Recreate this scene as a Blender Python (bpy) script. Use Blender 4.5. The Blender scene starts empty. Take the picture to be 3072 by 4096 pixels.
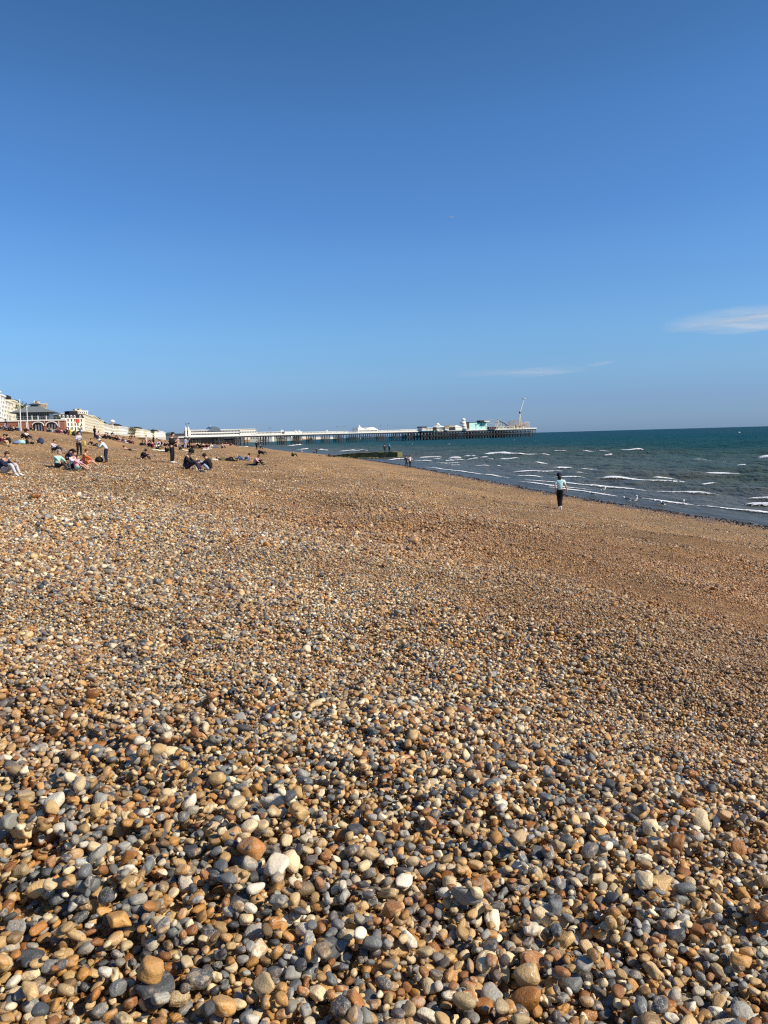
import bpy, bmesh, math, random
import numpy as np
from mathutils import Vector, Matrix, Euler
PI = math.pi
R = math.radians
random.seed(7)
rng = np.random.default_rng(11)
S = bpy.context.scene
COL = S.collection

# ------------------------------------------------------------------ camera, world, sun, exposure
F = 3076.0            # focal length in photo pixels (photo 3072 x 4096)
PITCH, ROLL = 5.59, 1.58
EYE = Vector((0.0, 0.0, 1.55))
cam_d = bpy.data.cameras.new('camera')
cam = bpy.data.objects.new('camera', cam_d)
COL.objects.link(cam)
cam_d.sensor_fit = 'VERTICAL'
cam_d.sensor_height = 36.0
cam_d.lens = 36.0 * F / 4096.0
cam_d.clip_start, cam_d.clip_end = 0.1, 60000.0
CM = Matrix.Rotation(PI / 2 - R(PITCH), 4, 'X') @ Matrix.Rotation(-R(ROLL), 4, 'Z')
cam.matrix_world = Matrix.Translation(EYE) @ CM
S.camera = cam
SUN_AZ = Vector((0.95, -0.31, 0)).normalized()     # towards the sun, on the ground
SUN_EL = 39.0
W = bpy.data.worlds.new('World')
S.world = W
W.use_nodes = True
wn, wl = W.node_tree.nodes, W.node_tree.links
wn.clear()
wo = wn.new('ShaderNodeOutputWorld')
bg = wn.new('ShaderNodeBackground')
sky = wn.new('ShaderNodeTexSky')
sky.sky_type = 'NISHITA'
sky.sun_disc = False
sky.sun_elevation = R(SUN_EL)
sky.sun_rotation = math.atan2(SUN_AZ.x, SUN_AZ.y)
sky.altitude = 0
sky.air_density = 1.15
sky.dust_density = 0.35
sky.ozone_density = 3.4
# the same sky through clear sea air: deeper blue overhead, no yellow at the horizon (by height only, the same all round)
tcw = wn.new('ShaderNodeTexCoord'); sxw = wn.new('ShaderNodeSeparateXYZ'); wl.new(tcw.outputs['Generated'], sxw.inputs[0])
rpw = wn.new('ShaderNodeValToRGB'); wl.new(sxw.outputs[2], rpw.inputs[0])
_st = [(0.0, (.192, .324, .69)), (.041, (.211, .316, .60)), (.079, (.262, .386, .598)), (.127, (.292, .443, .626)), (.22, (.287, .450, .643)),
       (.265, (.262, .431, .637)), (.36, (.246, .417, .601)), (.42, (.220, .377, .527)), (.47, (.195, .350, .495)), (1.0, (.18, .33, .47))]
while len(rpw.color_ramp.elements) < len(_st): rpw.color_ramp.elements.new(0.5)
for _e, (_p, _c) in zip(rpw.color_ramp.elements, _st): _e.position = _p; _e.color = (*_c, 1)
mxw = wn.new('ShaderNodeVectorMath'); mxw.operation = 'MULTIPLY'
wl.new(sky.outputs[0], mxw.inputs[0]); wl.new(rpw.outputs[0], mxw.inputs[1])
scw = wn.new('ShaderNodeVectorMath'); scw.operation = 'SCALE'; scw.inputs['Scale'].default_value = 2.0
wl.new(mxw.outputs[0], scw.inputs[0])
wl.new(scw.outputs[0], bg.inputs[0])
bg.inputs[1].default_value = 0.088
wl.new(bg.outputs[0], wo.inputs[0])
sd = bpy.data.lights.new('sun', 'SUN')
sd.energy = 4.9
sd.angle = R(0.53)
sd.color = (1.0, 0.90, 0.74)
sun = bpy.data.objects.new('sun', sd)
COL.objects.link(sun)
sun_vec = Vector((SUN_AZ.x * math.cos(R(SUN_EL)), SUN_AZ.y * math.cos(R(SUN_EL)), math.sin(R(SUN_EL))))
sun.rotation_euler = sun_vec.to_track_quat('Z', 'Y').to_euler()
S.view_settings.view_transform = 'Standard'
S.view_settings.look = 'None'
S.view_settings.gamma = 1
S.view_settings.use_curve_mapping = False
S.view_settings.exposure = 0.30
S.cycles.max_bounces = 6
S.cycles.diffuse_bounces = 3
S.cycles.glossy_bounces = 3
S.cycles.transparent_max_bounces = 8
S.cycles.use_denoising = False
S.cycles.filter_width = 1.2

# ------------------------------------------------------------------ helpers
def ray(u, v):
    d = CM.to_3x3() @ Vector(((u - 1536) / F, -(v - 2048) / F, -1.0))
    return d

def at(u, v, Y):
    d = ray(u, v)
    return EYE + d * (Y / d.y)

def tag(o, label=None, cat=None, group=None, kind=None):
    if label: o['label'] = label
    if cat: o['category'] = cat
    if group: o['group'] = group
    if kind: o['kind'] = kind
    return o

def link(name, me, parent=None, mat=None):
    o = bpy.data.objects.new(name, me)
    COL.objects.link(o)
    if mat is not None and me is not None and len(me.materials) == 0:
        me.materials.append(mat)
    if parent is not None:
        o.parent = parent
    return o

def empty(name, loc=(0, 0, 0), rz=0.0, label=None, cat=None, group=None):
    o = bpy.data.objects.new(name, None)
    COL.objects.link(o)
    o.location = loc
    o.rotation_euler = (0, 0, rz)
    o.empty_display_size = 0.2
    return tag(o, label, cat, group)

def grid_mesh(name, P, closed=False):
    """P: (n, m, 3) array -> quad grid"""
    n, m = P.shape[:2]
    idx = np.arange(n * m).reshape(n, m)
    a = idx[:-1, :-1].ravel(); b = idx[:-1, 1:].ravel(); c = idx[1:, 1:].ravel(); d = idx[1:, :-1].ravel()
    q = np.stack([a, b, c, d], 1)
    if closed:
        a = idx[:-1, -1]; b = idx[:-1, 0]; c = idx[1:, 0]; d = idx[1:, -1]
        q = np.concatenate([q, np.stack([a, b, c, d], 1)])
    return raw_mesh(name, P.reshape(-1, 3), q)

def raw_mesh(name, V, Q, smooth=True):
    me = bpy.data.meshes.new(name)
    V = np.asarray(V, dtype=np.float32); Q = np.asarray(Q, dtype=np.int32)
    k = Q.shape[1]
    me.vertices.add(len(V)); me.vertices.foreach_set('co', V.ravel())
    me.loops.add(Q.size); me.loops.foreach_set('vertex_index', Q.ravel())
    me.polygons.add(len(Q))
    me.polygons.foreach_set('loop_start', np.arange(0, Q.size, k, dtype=np.int32))
    me.polygons.foreach_set('loop_total', np.full(len(Q), k, dtype=np.int32))
    me.update(calc_edges=True)
    me.validate()
    me.polygons.foreach_set('use_smooth', np.full(len(me.polygons), smooth))
    return me

class NT:
    """tiny node-tree writer"""
    def __init__(s, name):
        s.m = bpy.data.materials.new(name)
        s.m.use_nodes = True
        s.n, s.l = s.m.node_tree.nodes, s.m.node_tree.links
        s.p = s.n['Principled BSDF']
        s.out = s.n['Material Output']
    def node(s, kind, **kw):
        x = s.n.new(kind)
        for k, v in kw.items():
            setattr(x, k, v)
        return x
    def put(s, sock, v):
        if isinstance(v, bpy.types.NodeSocket): s.l.new(v, sock)
        elif isinstance(v, tuple) and len(v) == 3 and sock.type == 'RGBA': sock.default_value = (*v, 1)
        else: sock.default_value = v
    def noise(s, scale, detail=3, rough=0.5, vec=None, w=None, dist=0.0):
        x = s.node('ShaderNodeTexNoise', noise_dimensions='4D' if w is not None else '3D')
        x.inputs['Scale'].default_value = scale; x.inputs['Detail'].default_value = detail
        x.inputs['Roughness'].default_value = rough; x.inputs['Distortion'].default_value = dist
        if vec is not None: s.put(x.inputs['Vector'], vec)
        if w is not None: s.put(x.inputs['W'], w)
        return x.outputs[0]
    def voro(s, scale, vec=None, feature='F1', out='Distance', rnd=1.0):
        x = s.node('ShaderNodeTexVoronoi', feature=feature)
        x.inputs['Scale'].default_value = scale
        x.inputs['Randomness'].default_value = rnd
        if vec is not None: s.put(x.inputs['Vector'], vec)
        return x.outputs[out]
    def math(s, op, a, b=0.0, c=None, clamp=False):
        x = s.node('ShaderNodeMath', operation=op, use_clamp=clamp)
        s.put(x.inputs[0], a); s.put(x.inputs[1], b)
        if c is not None: s.put(x.inputs[2], c)
        return x.outputs[0]
    def mr(s, v, a, b, c=0.0, d=1.0):
        x = s.node('ShaderNodeMapRange')
        for i, q in enumerate((v, a, b, c, d)): s.put(x.inputs[i], q)
        return x.outputs[0]
    def mix(s, f, a, b, bt='MIX'):
        x = s.node('ShaderNodeMix', data_type='RGBA', blend_type=bt)
        s.put(x.inputs['Factor'], f)
        s.put([i for i in x.inputs if i.name == 'A' and i.type == 'RGBA'][0], a)
        s.put([i for i in x.inputs if i.name == 'B' and i.type == 'RGBA'][0], b)
        return [o for o in x.outputs if o.type == 'RGBA'][0]
    def ramp(s, v, stops, interp='LINEAR'):
        x = s.node('ShaderNodeValToRGB')
        x.color_ramp.interpolation = interp
        e = x.color_ramp.elements
        while len(e) < len(stops): e.new(0.5)
        for i, (p, c) in enumerate(stops):
            e[i].position = p; e[i].color = (*c, 1)
        s.put(x.inputs[0], v)
        return x.outputs[0]
    def bump(s, h, strength=0.5, dist=0.01, normal=None):
        x = s.node('ShaderNodeBump')
        x.inputs['Strength'].default_value = strength; x.inputs['Distance'].default_value = dist
        s.put(x.inputs['Height'], h)
        if normal is not None: s.put(x.inputs['Normal'], normal)
        return x.outputs[0]
    def attr(s, name, out='Fac', kind='GEOMETRY'):
        x = s.node('ShaderNodeAttribute', attribute_name=name, attribute_type=kind)
        return x.outputs[out]
    def obj(s):
        return s.node('ShaderNodeTexCoord').outputs['Object']
    def pos(s):
        return s.node('ShaderNodeNewGeometry').outputs['Position']
    def fin(s, color=None, rough=None, normal=None, spec=None, metal=None, **kw):
        if color is not None: s.put(s.p.inputs['Base Color'], color)
        if rough is not None: s.put(s.p.inputs['Roughness'], rough)
        if normal is not None: s.put(s.p.inputs['Normal'], normal)
        if spec is not None: s.put(s.p.inputs['Specular IOR Level'], spec)
        if metal is not None: s.put(s.p.inputs['Metallic'], metal)
        return s.m

# ------------------------------------------------------------------ the lie of the land
SEA_Z = -2.95
# shoreline: distance ahead (Y) -> x
SH = np.array([(-400, 112), (-60, 37), (0, 24.4), (34.5, 17.2), (56, 12.8), (80, 9.2), (108, 5.4), (165, -5), (234, -20),
               (337, -49), (450, -84), (560, -112), (660, -136), (900, -196), (1300, -262), (2000, -330), (3500, -380), (9000, -300)], float)
_fy = np.concatenate([np.linspace(-400, 700, 1101), np.geomspace(702, 9000, 500)])
_fx = np.interp(_fy, SH[:, 0], SH[:, 1])
for _ in range(3):
    _k = np.ones(13) / 13
    _fx2 = np.convolve(np.pad(_fx, 6, mode='edge'), _k, 'valid')
    _fx = np.where((_fy > -380) & (_fy < 690), _fx2, _fx)

def shore_x(Y):
    return np.interp(Y, _fy, _fx)

PR = np.array([(-4000, -30), (-400, -14), (-60, -7.5), (-20, -4.6), (0, -2.95), (3, -2.72), (7, -2.4), (11, -1.85), (16, -1.12), (20, -0.52),
               (24.4, 0), (28, .2), (32, .46), (36, .86), (40, 1.3), (44, 1.85), (48, 2.65), (52, 3.3), (57, 3.8), (64, 4.05), (90, 4.2), (4000, 4.2)], float)
_pd = np.linspace(-60, 100, 1601)
_pz = np.interp(_pd, PR[:, 0], PR[:, 1])
for _ in range(3):
    _pz2 = np.convolve(np.pad(_pz, 9, mode='edge'), np.ones(19) / 19, 'valid')
    _pz = np.where((_pd > -55) & (_pd < 95), _pz2, _pz)
_ZD = np.concatenate([[-4000, -400], _pd, [4000]])
_ZZ = np.concatenate([[-30, -14], _pz, [4.2]])

_wv = [(rng.uniform(0, 2 * PI), rng.uniform(0, 2 * PI), L) for L in (0.42, 0.7, 1.1, 1.6, 2.3, 2.9, 4.1, 5.5, 7.7, 10.5, 15.0)]

def relief(X, Y):
    h = 0
    for a, p, L in _wv:
        h = h + L ** 0.9 * 0.0075 * np.sin((X * math.cos(a) + Y * math.sin(a)) * 2 * PI / L + p + 1.3 * np.sin(Y * 2.1 / L + p))
    return h

def terrain(X, Y):
    X = np.asarray(X, float); Y = np.asarray(Y, float)
    d = shore_x(Y) - X
    z = np.interp(d, _ZD, _ZZ)
    damp = np.clip((d - 0.5) / 8, 0.12, 1)
    # low storm ridges running along the beach
    z = z + 0.14 * np.sin(d * 2 * PI / 8.5 + 0.5 * np.sin(Y / 11.0)) * np.clip((d - 5) / 12, 0, 1) * np.clip((np.hypot(X, Y) - 4) / 14, 0, 1)
    near = np.clip(np.hypot(X, Y) / 3.0, 0.3, 1)
    return z + relief(X, Y) * damp * near

def tz(x, y):
    return float(terrain(x, y))

def ground(u, v, Y=None):
    """the point of the beach seen at a photo pixel (or at depth Y below that pixel column)"""
    if Y is None:
        d = ray(u, v)
        t = np.geomspace(1.2, 1400, 9000)
        px, py, pz = EYE.x + d.x * t, EYE.y + d.y * t, EYE.z + d.z * t
        hit = np.nonzero(pz < terrain(px, py))[0]
        if len(hit):
            i = hit[0]
            return Vector((px[i], py[i], tz(px[i], py[i])))
        Y = 120.0
    p = at(u, v, Y)
    return Vector((p.x, p.y, tz(p.x, p.y)))

def sea_pt(u, v):
    d = ray(u, v)
    t = (SEA_Z - EYE.z) / d.z
    return EYE + d * t

# ------------------------------------------------------------------ beach
def polar(radii, angs, fn):
    A, RR = np.meshgrid(angs, radii)
    X = RR * np.sin(A); Y = RR * np.cos(A)
    return np.stack([X, Y, fn(X, Y)], -1)

angs = np.concatenate([np.arange(-42, 42, 0.32), np.arange(42, 318, 6.0)]) * PI / 180
rad = np.concatenate([[0.02, 0.3, 0.6], np.geomspace(0.9, 4200, 430)])
me = grid_mesh('beach', polar(rad, angs, lambda X, Y: terrain(X, Y) - 0.03 * np.clip((9 - np.hypot(X, Y)) / 4, 0, 1)), closed=True)

PAL = [(0.0, (0.34, 0.14, 0.038)), (0.11, (0.56, 0.29, 0.08)), (0.22, (0.58, 0.39, 0.175)), (0.34, (0.42, 0.25, 0.10)), (0.42, (0.25, 0.155, 0.07)),
       (0.49, (0.74, 0.59, 0.36)), (0.59, (0.82, 0.72, 0.53)), (0.64, (0.080, 0.090, 0.105)), (0.77, (0.19, 0.21, 0.23)), (0.88, (0.34, 0.32, 0.27)),
       (0.93, (0.45, 0.45, 0.43)), (0.97, (0.80, 0.75, 0.64))]

def beach_material():
    t = NT('shingle_ground')
    P = t.pos()
    sx = t.node('ShaderNodeSeparateXYZ'); t.put(sx.inputs[0], P)
    # individual small stones: a colour per cell
    vc = t.voro(62, P, out='Color'); vd = t.voro(62, P)
    cs = t.node('ShaderNodeSeparateColor'); t.put(cs.inputs[0], vc)
    small = t.ramp(cs.outputs[0], PAL[:-3] + [(0.9, (0.17, 0.17, 0.17)), (0.95, (0.5, .44, .34))], 'CONSTANT')
    vc2 = t.voro(24, P, out='Color'); vd2 = t.voro(24, P)
    cs2 = t.node('ShaderNodeSeparateColor'); t.put(cs2.inputs[0], vc2)
    big = t.ramp(cs2.outputs[0], PAL, 'CONSTANT')
    isbig = t.math('MULTIPLY', t.math('GREATER_THAN', cs2.outputs[1], 0.72), t.math('LESS_THAN', vd2, 0.36))
    col = t.mix(isbig, small, big)
    # coarser mottling: darker and paler shingle drifts, painted glints and shadows of stone clumps
    n1 = t.noise(0.55, 5, 0.62, P, dist=0.6)
    n2 = t.noise(5.5, 4, 0.7, P)
    n3 = t.noise(17.0, 3, 0.7, P)
    avg = t.ramp(n3, [(0.30, (0.088, 0.045, 0.016)), (0.42, (0.268, 0.142, 0.047)), (0.52, (0.412, 0.245, 0.090)), (0.61, (0.567, 0.382, 0.164)), (0.70, (0.742, 0.588, 0.328))])
    col = t.mix(0.55, col, avg)
    col = t.mix(t.mr(n1, 0.42, 0.66, 0, 0.5), col, t.mix(0.5, col, (0.40, 0.22, 0.10)))
    warm = t.math('MULTIPLY', t.mr(t.math('ADD', sx.outputs[1], t.math('MULTIPLY', sx.outputs[0], 1.8)), 7.0, 18.0, 0, 1), t.mr(sx.outputs[1], 16, 30, 1, 0.0))
    col = t.mix(warm, col, t.mix(1.0, col, (0.80, 0.70, 0.56), 'MULTIPLY'))
    dk = t.math('MULTIPLY', t.mr(n2, 0.35, 0.65, 0.62, 1.22), t.mr(t.noise(0.22, 3, 0.5, P), 0.35, 0.65, 0.84, 1.16))
    g = t.node('ShaderNodeCombineColor')
    for i in range(3): t.put(g.inputs[i], dk)
    col = t.mix(1.0, col, g.outputs[0], 'MULTIPLY')
    col = t.mix(1.0, col, (0.96, 0.88, 0.75), 'MULTIPLY')
    # wet dark band by the water
    d = t.attr('shore')
    wet = t.mr(t.math('ADD', d, t.mr(t.noise(1.3, 3, 0.6, P), 0.3, 0.7, -1.1, 1.1)), 0.9, 2.0, 1, 0)
    col = t.mix(wet, col, t.mix(1.0, col, (0.30, 0.27, 0.26), 'MULTIPLY'))
    h = t.math('ADD', t.math('MULTIPLY', vd, -0.9), t.math('MULTIPLY', isbig, 0.6))
    h = t.math('ADD', h, t.math('MULTIPLY', n3, 2.2))
    h = t.math('ADD', h, t.math('MULTIPLY', n2, 2.6))
    nrm = t.bump(h, 1.0, 0.022)
    return t.fin(col, t.mr(wet, 0, 1, 0.75, 0.3), nrm, 0.35)

me.materials.append(beach_material())
co = np.empty(len(me.vertices) * 3, np.float32); me.vertices.foreach_get('co', co); co = co.reshape(-1, 3)
a_ = me.attributes.new('shore', 'FLOAT', 'POINT')
a_.data.foreach_set('value', (shore_x(co[:, 1]) - co[:, 0]).astype(np.float32))
beach = tag(link('beach', me), 'long sloping beach of brown and grey shingle running down to the sea', None, None, 'structure')
# ------------------------------------------------------------------ sea
def swell(X, Y):
    d = X - shore_x(Y)                    # distance out from the shore
    r = np.hypot(X, Y)
    a = np.clip(d / 14, 0.02, 1) * np.clip(1.3 - r / 900, 0, 1)
    ph = d + 5 * np.sin(Y / 31.0) + 3 * np.sin(Y / 13.0 + X / 40)
    h = 0.16 * np.sin(ph * 2 * PI / 11.0) + 0.10 * np.sin((ph * 0.95 + Y * 0.22) * 2 * PI / 6.3 + 1)
    h = h + 0.06 * np.sin((ph * 0.8 - Y * 0.35) * 2 * PI / 3.4 + 2) + 0.05 * np.sin((ph * 1.1 + Y * 0.5) * 2 * PI / 2.3)
    return h * a

angs = np.concatenate([np.arange(-38, 36, 0.2), np.arange(36, 322, 7.0)]) * PI / 180
rad = np.concatenate([[1.0, 12], np.geomspace(24, 700, 700), np.geomspace(720, 42000, 50)])
me = grid_mesh('sea', polar(rad, angs, lambda X, Y: SEA_Z + swell(X, Y)), closed=True)
t = NT('sea_water')
P = t.pos()
d = t.attr('off')
n = t.noise(0.035, 4, 0.6, P, dist=0.5)
dn = t.math('ADD', d, t.mr(n, 0.3, 0.7, -22, 22))
col = t.ramp(t.mr(dn, 0, 420), [(0.0, (0.088, 0.088, 0.070)), (0.05, (0.070, 0.086, 0.064)), (0.13, (0.042, 0.074, 0.060)), (0.22, (0.012, 0.055, 0.055)), (0.5, (0.003, 0.047, 0.053)), (1.0, (0.002, 0.038, 0.047))])
mp = t.node('ShaderNodeMapping'); t.put(mp.inputs['Vector'], P)
mp.inputs['Rotation'].default_value = (0, 0, R(12)); mp.inputs['Scale'].default_value = (1.0, 0.45, 1)
w1 = t.noise(0.9, 4, 0.58, mp.outputs[0]); w2 = t.noise(0.16, 3, 0.5, mp.outputs[0]); w3 = t.noise(6.0, 4, 0.6, P)
h = t.math('ADD', t.math('MULTIPLY', w1, 0.9), t.math('MULTIPLY', w2, 1.6))
h = t.math('ADD', h, t.math('MULTIPLY', w3, 0.05))
calm = t.mr(d, 0.3, 5, 0.25, 1.0)
h = t.math('MULTIPLY', h, calm)
nrm = t.bump(h, 0.9, 0.75)
t.put(t.p.inputs['IOR'], t.mr(d, 0, 16, 1.16, 1.10))
me.materials.append(t.fin(col, t.mr(d, 0, 60, 0.30, 0.40), nrm, 0.40))
co = np.empty(len(me.vertices) * 3, np.float32); me.vertices.foreach_get('co', co); co = co.reshape(-1, 3)
a_ = me.attributes.new('off', 'FLOAT', 'POINT')
a_.data.foreach_set('value', (co[:, 0] - shore_x(co[:, 1])).astype(np.float32))
sea = tag(link('sea', me), 'choppy teal green sea with small breakers near the shingle', None, None, 'structure')
# ------------------------------------------------------------------ pebbles
def ico(sub):
    bm = bmesh.new(); bmesh.ops.create_icosphere(bm, subdivisions=sub, radius=1.0)
    V = np.array([v.co[:] for v in bm.verts]); T = np.array([[v.index for v in f.verts] for f in bm.faces])
    bm.free(); return V, T

def vnoise(P, sc, seed):
    r_ = np.random.default_rng(seed); s = 0
    for i in range(5):
        k = r_.normal(size=3) * sc; s = s + np.sin(P @ k + r_.uniform(0, 6.3)) / 5 * 1.6
    return s

def pebble_shape(seed, V, T):
    r_ = np.random.default_rng(seed)
    n = int(r_.integers(9, 17)); kind = r_.random()
    pn = r_.normal(size=(n, 3)); pn /= np.linalg.norm(pn, axis=1)[:, None]
    pn = np.concatenate([pn, -pn[: n // 2], np.eye(3), -np.eye(3)])
    hh = r_.uniform(0.82, 1.12, len(pn))
    k = r_.uniform(4, 6.5) if kind < 0.55 else r_.uniform(8, 16)
    rr = (np.clip(V @ pn.T / hh, 0, None) ** k).sum(1) ** (-1 / k)
    rr = rr * (1 + 0.035 * vnoise(V, 2.2, seed + 1) + 0.014 * vnoise(V, 6, seed + 2))
    if kind > 0.72:                                        # knobbly flint with hollows
        for _ in range(int(r_.integers(1, 4))):
            c = r_.normal(size=3); c /= np.linalg.norm(c)
            rr = rr - r_.uniform(0.12, 0.34) * np.exp(-((V - c) ** 2).sum(1) / r_.uniform(0.06, 0.3))
        rr = rr * (1 + 0.05 * vnoise(V, 4.5, seed + 5))
    P = V * rr[:, None]
    b = r_.uniform(0.74, 1.0); c = r_.uniform(0.56, 0.84) * (0.5 + 0.5 * b)
    if kind > 0.93: b *= 0.75
    P = P * np.array([1.12, b, c])
    if r_.random() < 0.4: P[:, 0] += 0.18 * P[:, 1] ** 2 * r_.choice([-1, 1])   # slightly bent
    return P / 0.95

V3, T3 = ico(4); V2, T2 = ico(3)
NSH = 48

def pebble_material(name, hero=False):
    t = NT(name)
    oi = t.node('ShaderNodeObjectInfo')
    rnd = oi.outputs['Random']
    wn_ = t.node('ShaderNodeTexWhiteNoise', noise_dimensions='1D'); t.put(wn_.inputs['W'], t.math('MULTIPLY', rnd, 917.3))
    cs = t.node('ShaderNodeSeparateColor'); t.put(cs.inputs[0], wn_.outputs['Color'])
    r1, r2, r3 = cs.outputs
    O = t.obj(); w = t.math('MULTIPLY', rnd, 300.0)
    base = oi.outputs['Color'] if hero else t.ramp(r1, PAL, 'CONSTANT')
    if not hero:                                   # drifts: warmer and greyer patches along the beach
        drift = t.noise(0.7, 3, 0.5, oi.outputs['Location'])
        base = t.mix(t.mr(drift, 0.5, 0.68, 0, 0.55), base, t.mix(0.5, base, (0.42, 0.21, 0.07)))
        sl = t.node('ShaderNodeSeparateXYZ'); t.put(sl.inputs[0], oi.outputs['Location'])
        wm_ = t.math('MULTIPLY', t.mr(t.math('ADD', sl.outputs[1], t.math('MULTIPLY', sl.outputs[0], 2.0)), 7.0, 17.0, 0, 1), t.mr(sl.outputs[1], 16, 30, 1, 0.35))
        base = t.mix(t.math('MULTIPLY', wm_, 0.55), base, t.mix(0.62, base, (0.50, 0.26, 0.075)))
        base = t.mix(wm_, base, t.mix(1.0, base, (0.84, 0.74, 0.60), 'MULTIPLY'))   # the finer shingle farther on and nearer the sea is browner
        val = t.math('MULTIPLY', t.mr(r2, 0, 1, 0.74, 1.26), t.mr(t.noise(0.22, 3, 0.5, oi.outputs['Location']), 0.35, 0.65, 0.84, 1.16))
        g = t.node('ShaderNodeCombineColor')
        for i in range(3): t.put(g.inputs[i], val)
        base = t.mix(1.0, base, g.outputs[0], 'MULTIPLY')
    # mottling inside one stone
    n1 = t.noise(1.1, 4, 0.6, O, w, 0.4)
    n2 = t.noise(5.0, 4, 0.65, O, w)
    n3 = t.noise(26.0, 3, 0.6, O, w)
    ink = t.mix(r3, (0.50, 0.29, 0.11), (0.60, 0.56, 0.48))
    dark = t.mix(r1, (0.10, 0.075, 0.06), (0.24, 0.13, 0.055))
    c = t.mix(t.mr(n1, 0.50, 0.57, 0, t.mr(r2, 0.35, 1, 0.0, 0.75)), base, ink)
    c = t.mix(t.mr(n2, 0.54, 0.64, 0, t.mr(r3, 0.35, 1, 0.0, 0.65)), c, dark)
    c = t.mix(t.mr(n2, 0.44, 0.30, 0, 0.18), c, (0.66, 0.58, 0.44))
    c = t.mix(t.mr(n3, 0.58, 0.70, 0, 0.40), c, t.mix(0.6, c, (0.05, 0.035, 0.025)))
    # thin pale veins on some
    v = t.noise(1.7, 2, 0.5, O, t.math('ADD', w, 7.0), 1.2)
    vein = t.math('MULTIPLY', t.math('LESS_THAN', t.math('ABSOLUTE', t.math('SUBTRACT', v, 0.5)), 0.009), t.math('GREATER_THAN', r2, 0.66))
    c = t.mix(t.math('MULTIPLY', vein, 0.6), c, (0.68, 0.64, 0.56))
    c = t.mix(1.0, c, (0.93, 0.885, 0.80), 'MULTIPLY')
    nrm = t.bump(t.math('ADD', t.math('MULTIPLY', n2, 0.8), t.math('MULTIPLY', n3, 0.05)), 0.28, 0.14)
    return t.fin(c, t.mr(r3, 0, 1, 0.24, 0.62), nrm, 0.5)

M_peb = pebble_material('pebble_stone')
M_hero = pebble_material('pebble_stone_near', True)
shapes_lo, shapes_hi = [], []
lo_col = bpy.data.collections.new('pebble_shapes')
for i in range(NSH):
    m = raw_mesh('pebble_shape', pebble_shape(100 + i, V2, T2), T2); m.materials.append(M_peb)
    o = bpy.data.objects.new('pebble_shape_%03d' % i, m); lo_col.objects.link(o); shapes_lo.append(o)
    m = raw_mesh('pebble', pebble_shape(100 + i, V3, T3), T3); m.materials.append(M_hero); shapes_hi.append(m)

def in_view(x, y, m=0.9):
    return abs(x) < 0.54 * y + m

# near field: stones dropped one after another and settled on those below
SQ = 0.66                       # stones lie flat: heights squeezed
cell = 0.036
G = {}
PX = []
rr_ = random.Random(5)
def edge_y(x): return 7.3 + 0.34 * np.sin(x * 1.5 + 1) + 0.2 * np.sin(x * 4.3)
def size_at(x, y):
    return (max(0.70, 1.08 - 0.13 * (y - 1.5)) * (1 - 0.14 * min(1, max(0, (x - 0.12 * y) / (0.3 * y))))) * (1 + 0.10 * math.sin(2.1 * x + 2 * math.sin(1.7 * y)) + 0.08 * math.sin(3.1 * y - 1.3 * x)) * (1 - 0.22 * min(1, max(0, (x - 0.25 * y) / 2.0)))
def drop_all():
    y = 1.15
    st = 0.25
    jobs = []
    while y < 8.0:
        x = -(0.54 * y + 0.9)
        while x < 0.54 * y + 0.9:
            s = size_at(x, y)
            n = int(st * st * 1.78 / (PI * (0.0158 * s) ** 2 * 1.28) + rr_.random())
            for _ in range(n):
                r = 0.0148 * s * math.exp(rr_.gauss(0, 0.30))
                q = rr_.random()
                if q < 0.020: r = 0.027 * s * (1 + rr_.random() * 0.5)
                elif q < 0.0212: r = 0.036 * s * (1 + rr_.random() * 0.35)
                jobs.append((x + rr_.random() * st, y + rr_.random() * st, min(max(r, 0.0048), 0.045)))
            x += st
        y += st
    rr_.shuffle(jobs)
    sq = math.sqrt; rnd_ = rr_.random; get = G.get; lim = 0.0175
    for (x0, y0, r) in jobs:
        if y0 > edge_y(x0): continue
        best = None
        reach = 1 if r <= lim else int((r + lim) / cell) + 1
        for k in range(4):
            x = x0 + (rnd_() - .5) * 0.05 * (k > 0); y_ = y0 + (rnd_() - .5) * 0.05 * (k > 0)
            z = r
            cx, cy = int(x / cell + 1000), int(y_ / cell + 1000)
            for ax in range(cx - reach, cx + reach + 1):
                for ay in range(cy - reach, cy + reach + 1):
                    L = get((ax, ay))
                    if L:
                        for (qx, qy, qz, qr) in L:
                            dx = qx - x; dy = qy - y_; R2 = (qr + r) * 0.93; e = R2 * R2 - dx * dx - dy * dy
                            if e > 0:
                                zz = qz + sq(e)
                                if zz > z: z = zz
            sc = z + r * 0.2
            if best is None or sc < best[0]: best = (sc, x, y_, z)
        _, x, y_, z = best
        it = (x, y_, z, r)
        if r <= lim: G.setdefault((int(x / cell + 1000), int(y_ / cell + 1000)), []).append(it)
        else:
            for ax in range(int((x - r) / cell + 1000), int((x + r) / cell + 1000) + 1):
                for ay in range(int((y_ - r) / cell + 1000), int((y_ + r) / cell + 1000) + 1): G.setdefault((ax, ay), []).append(it)
        PX.append(it)
drop_all()
PX = np.array(PX)
ZM = np.percentile(PX[:, 2], 70)
near_xyz = np.stack([PX[:, 0], PX[:, 1], terrain(PX[:, 0], PX[:, 1]) + (PX[:, 2] - ZM) * SQ - 0.004], 1)
near_r = PX[:, 3]

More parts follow.
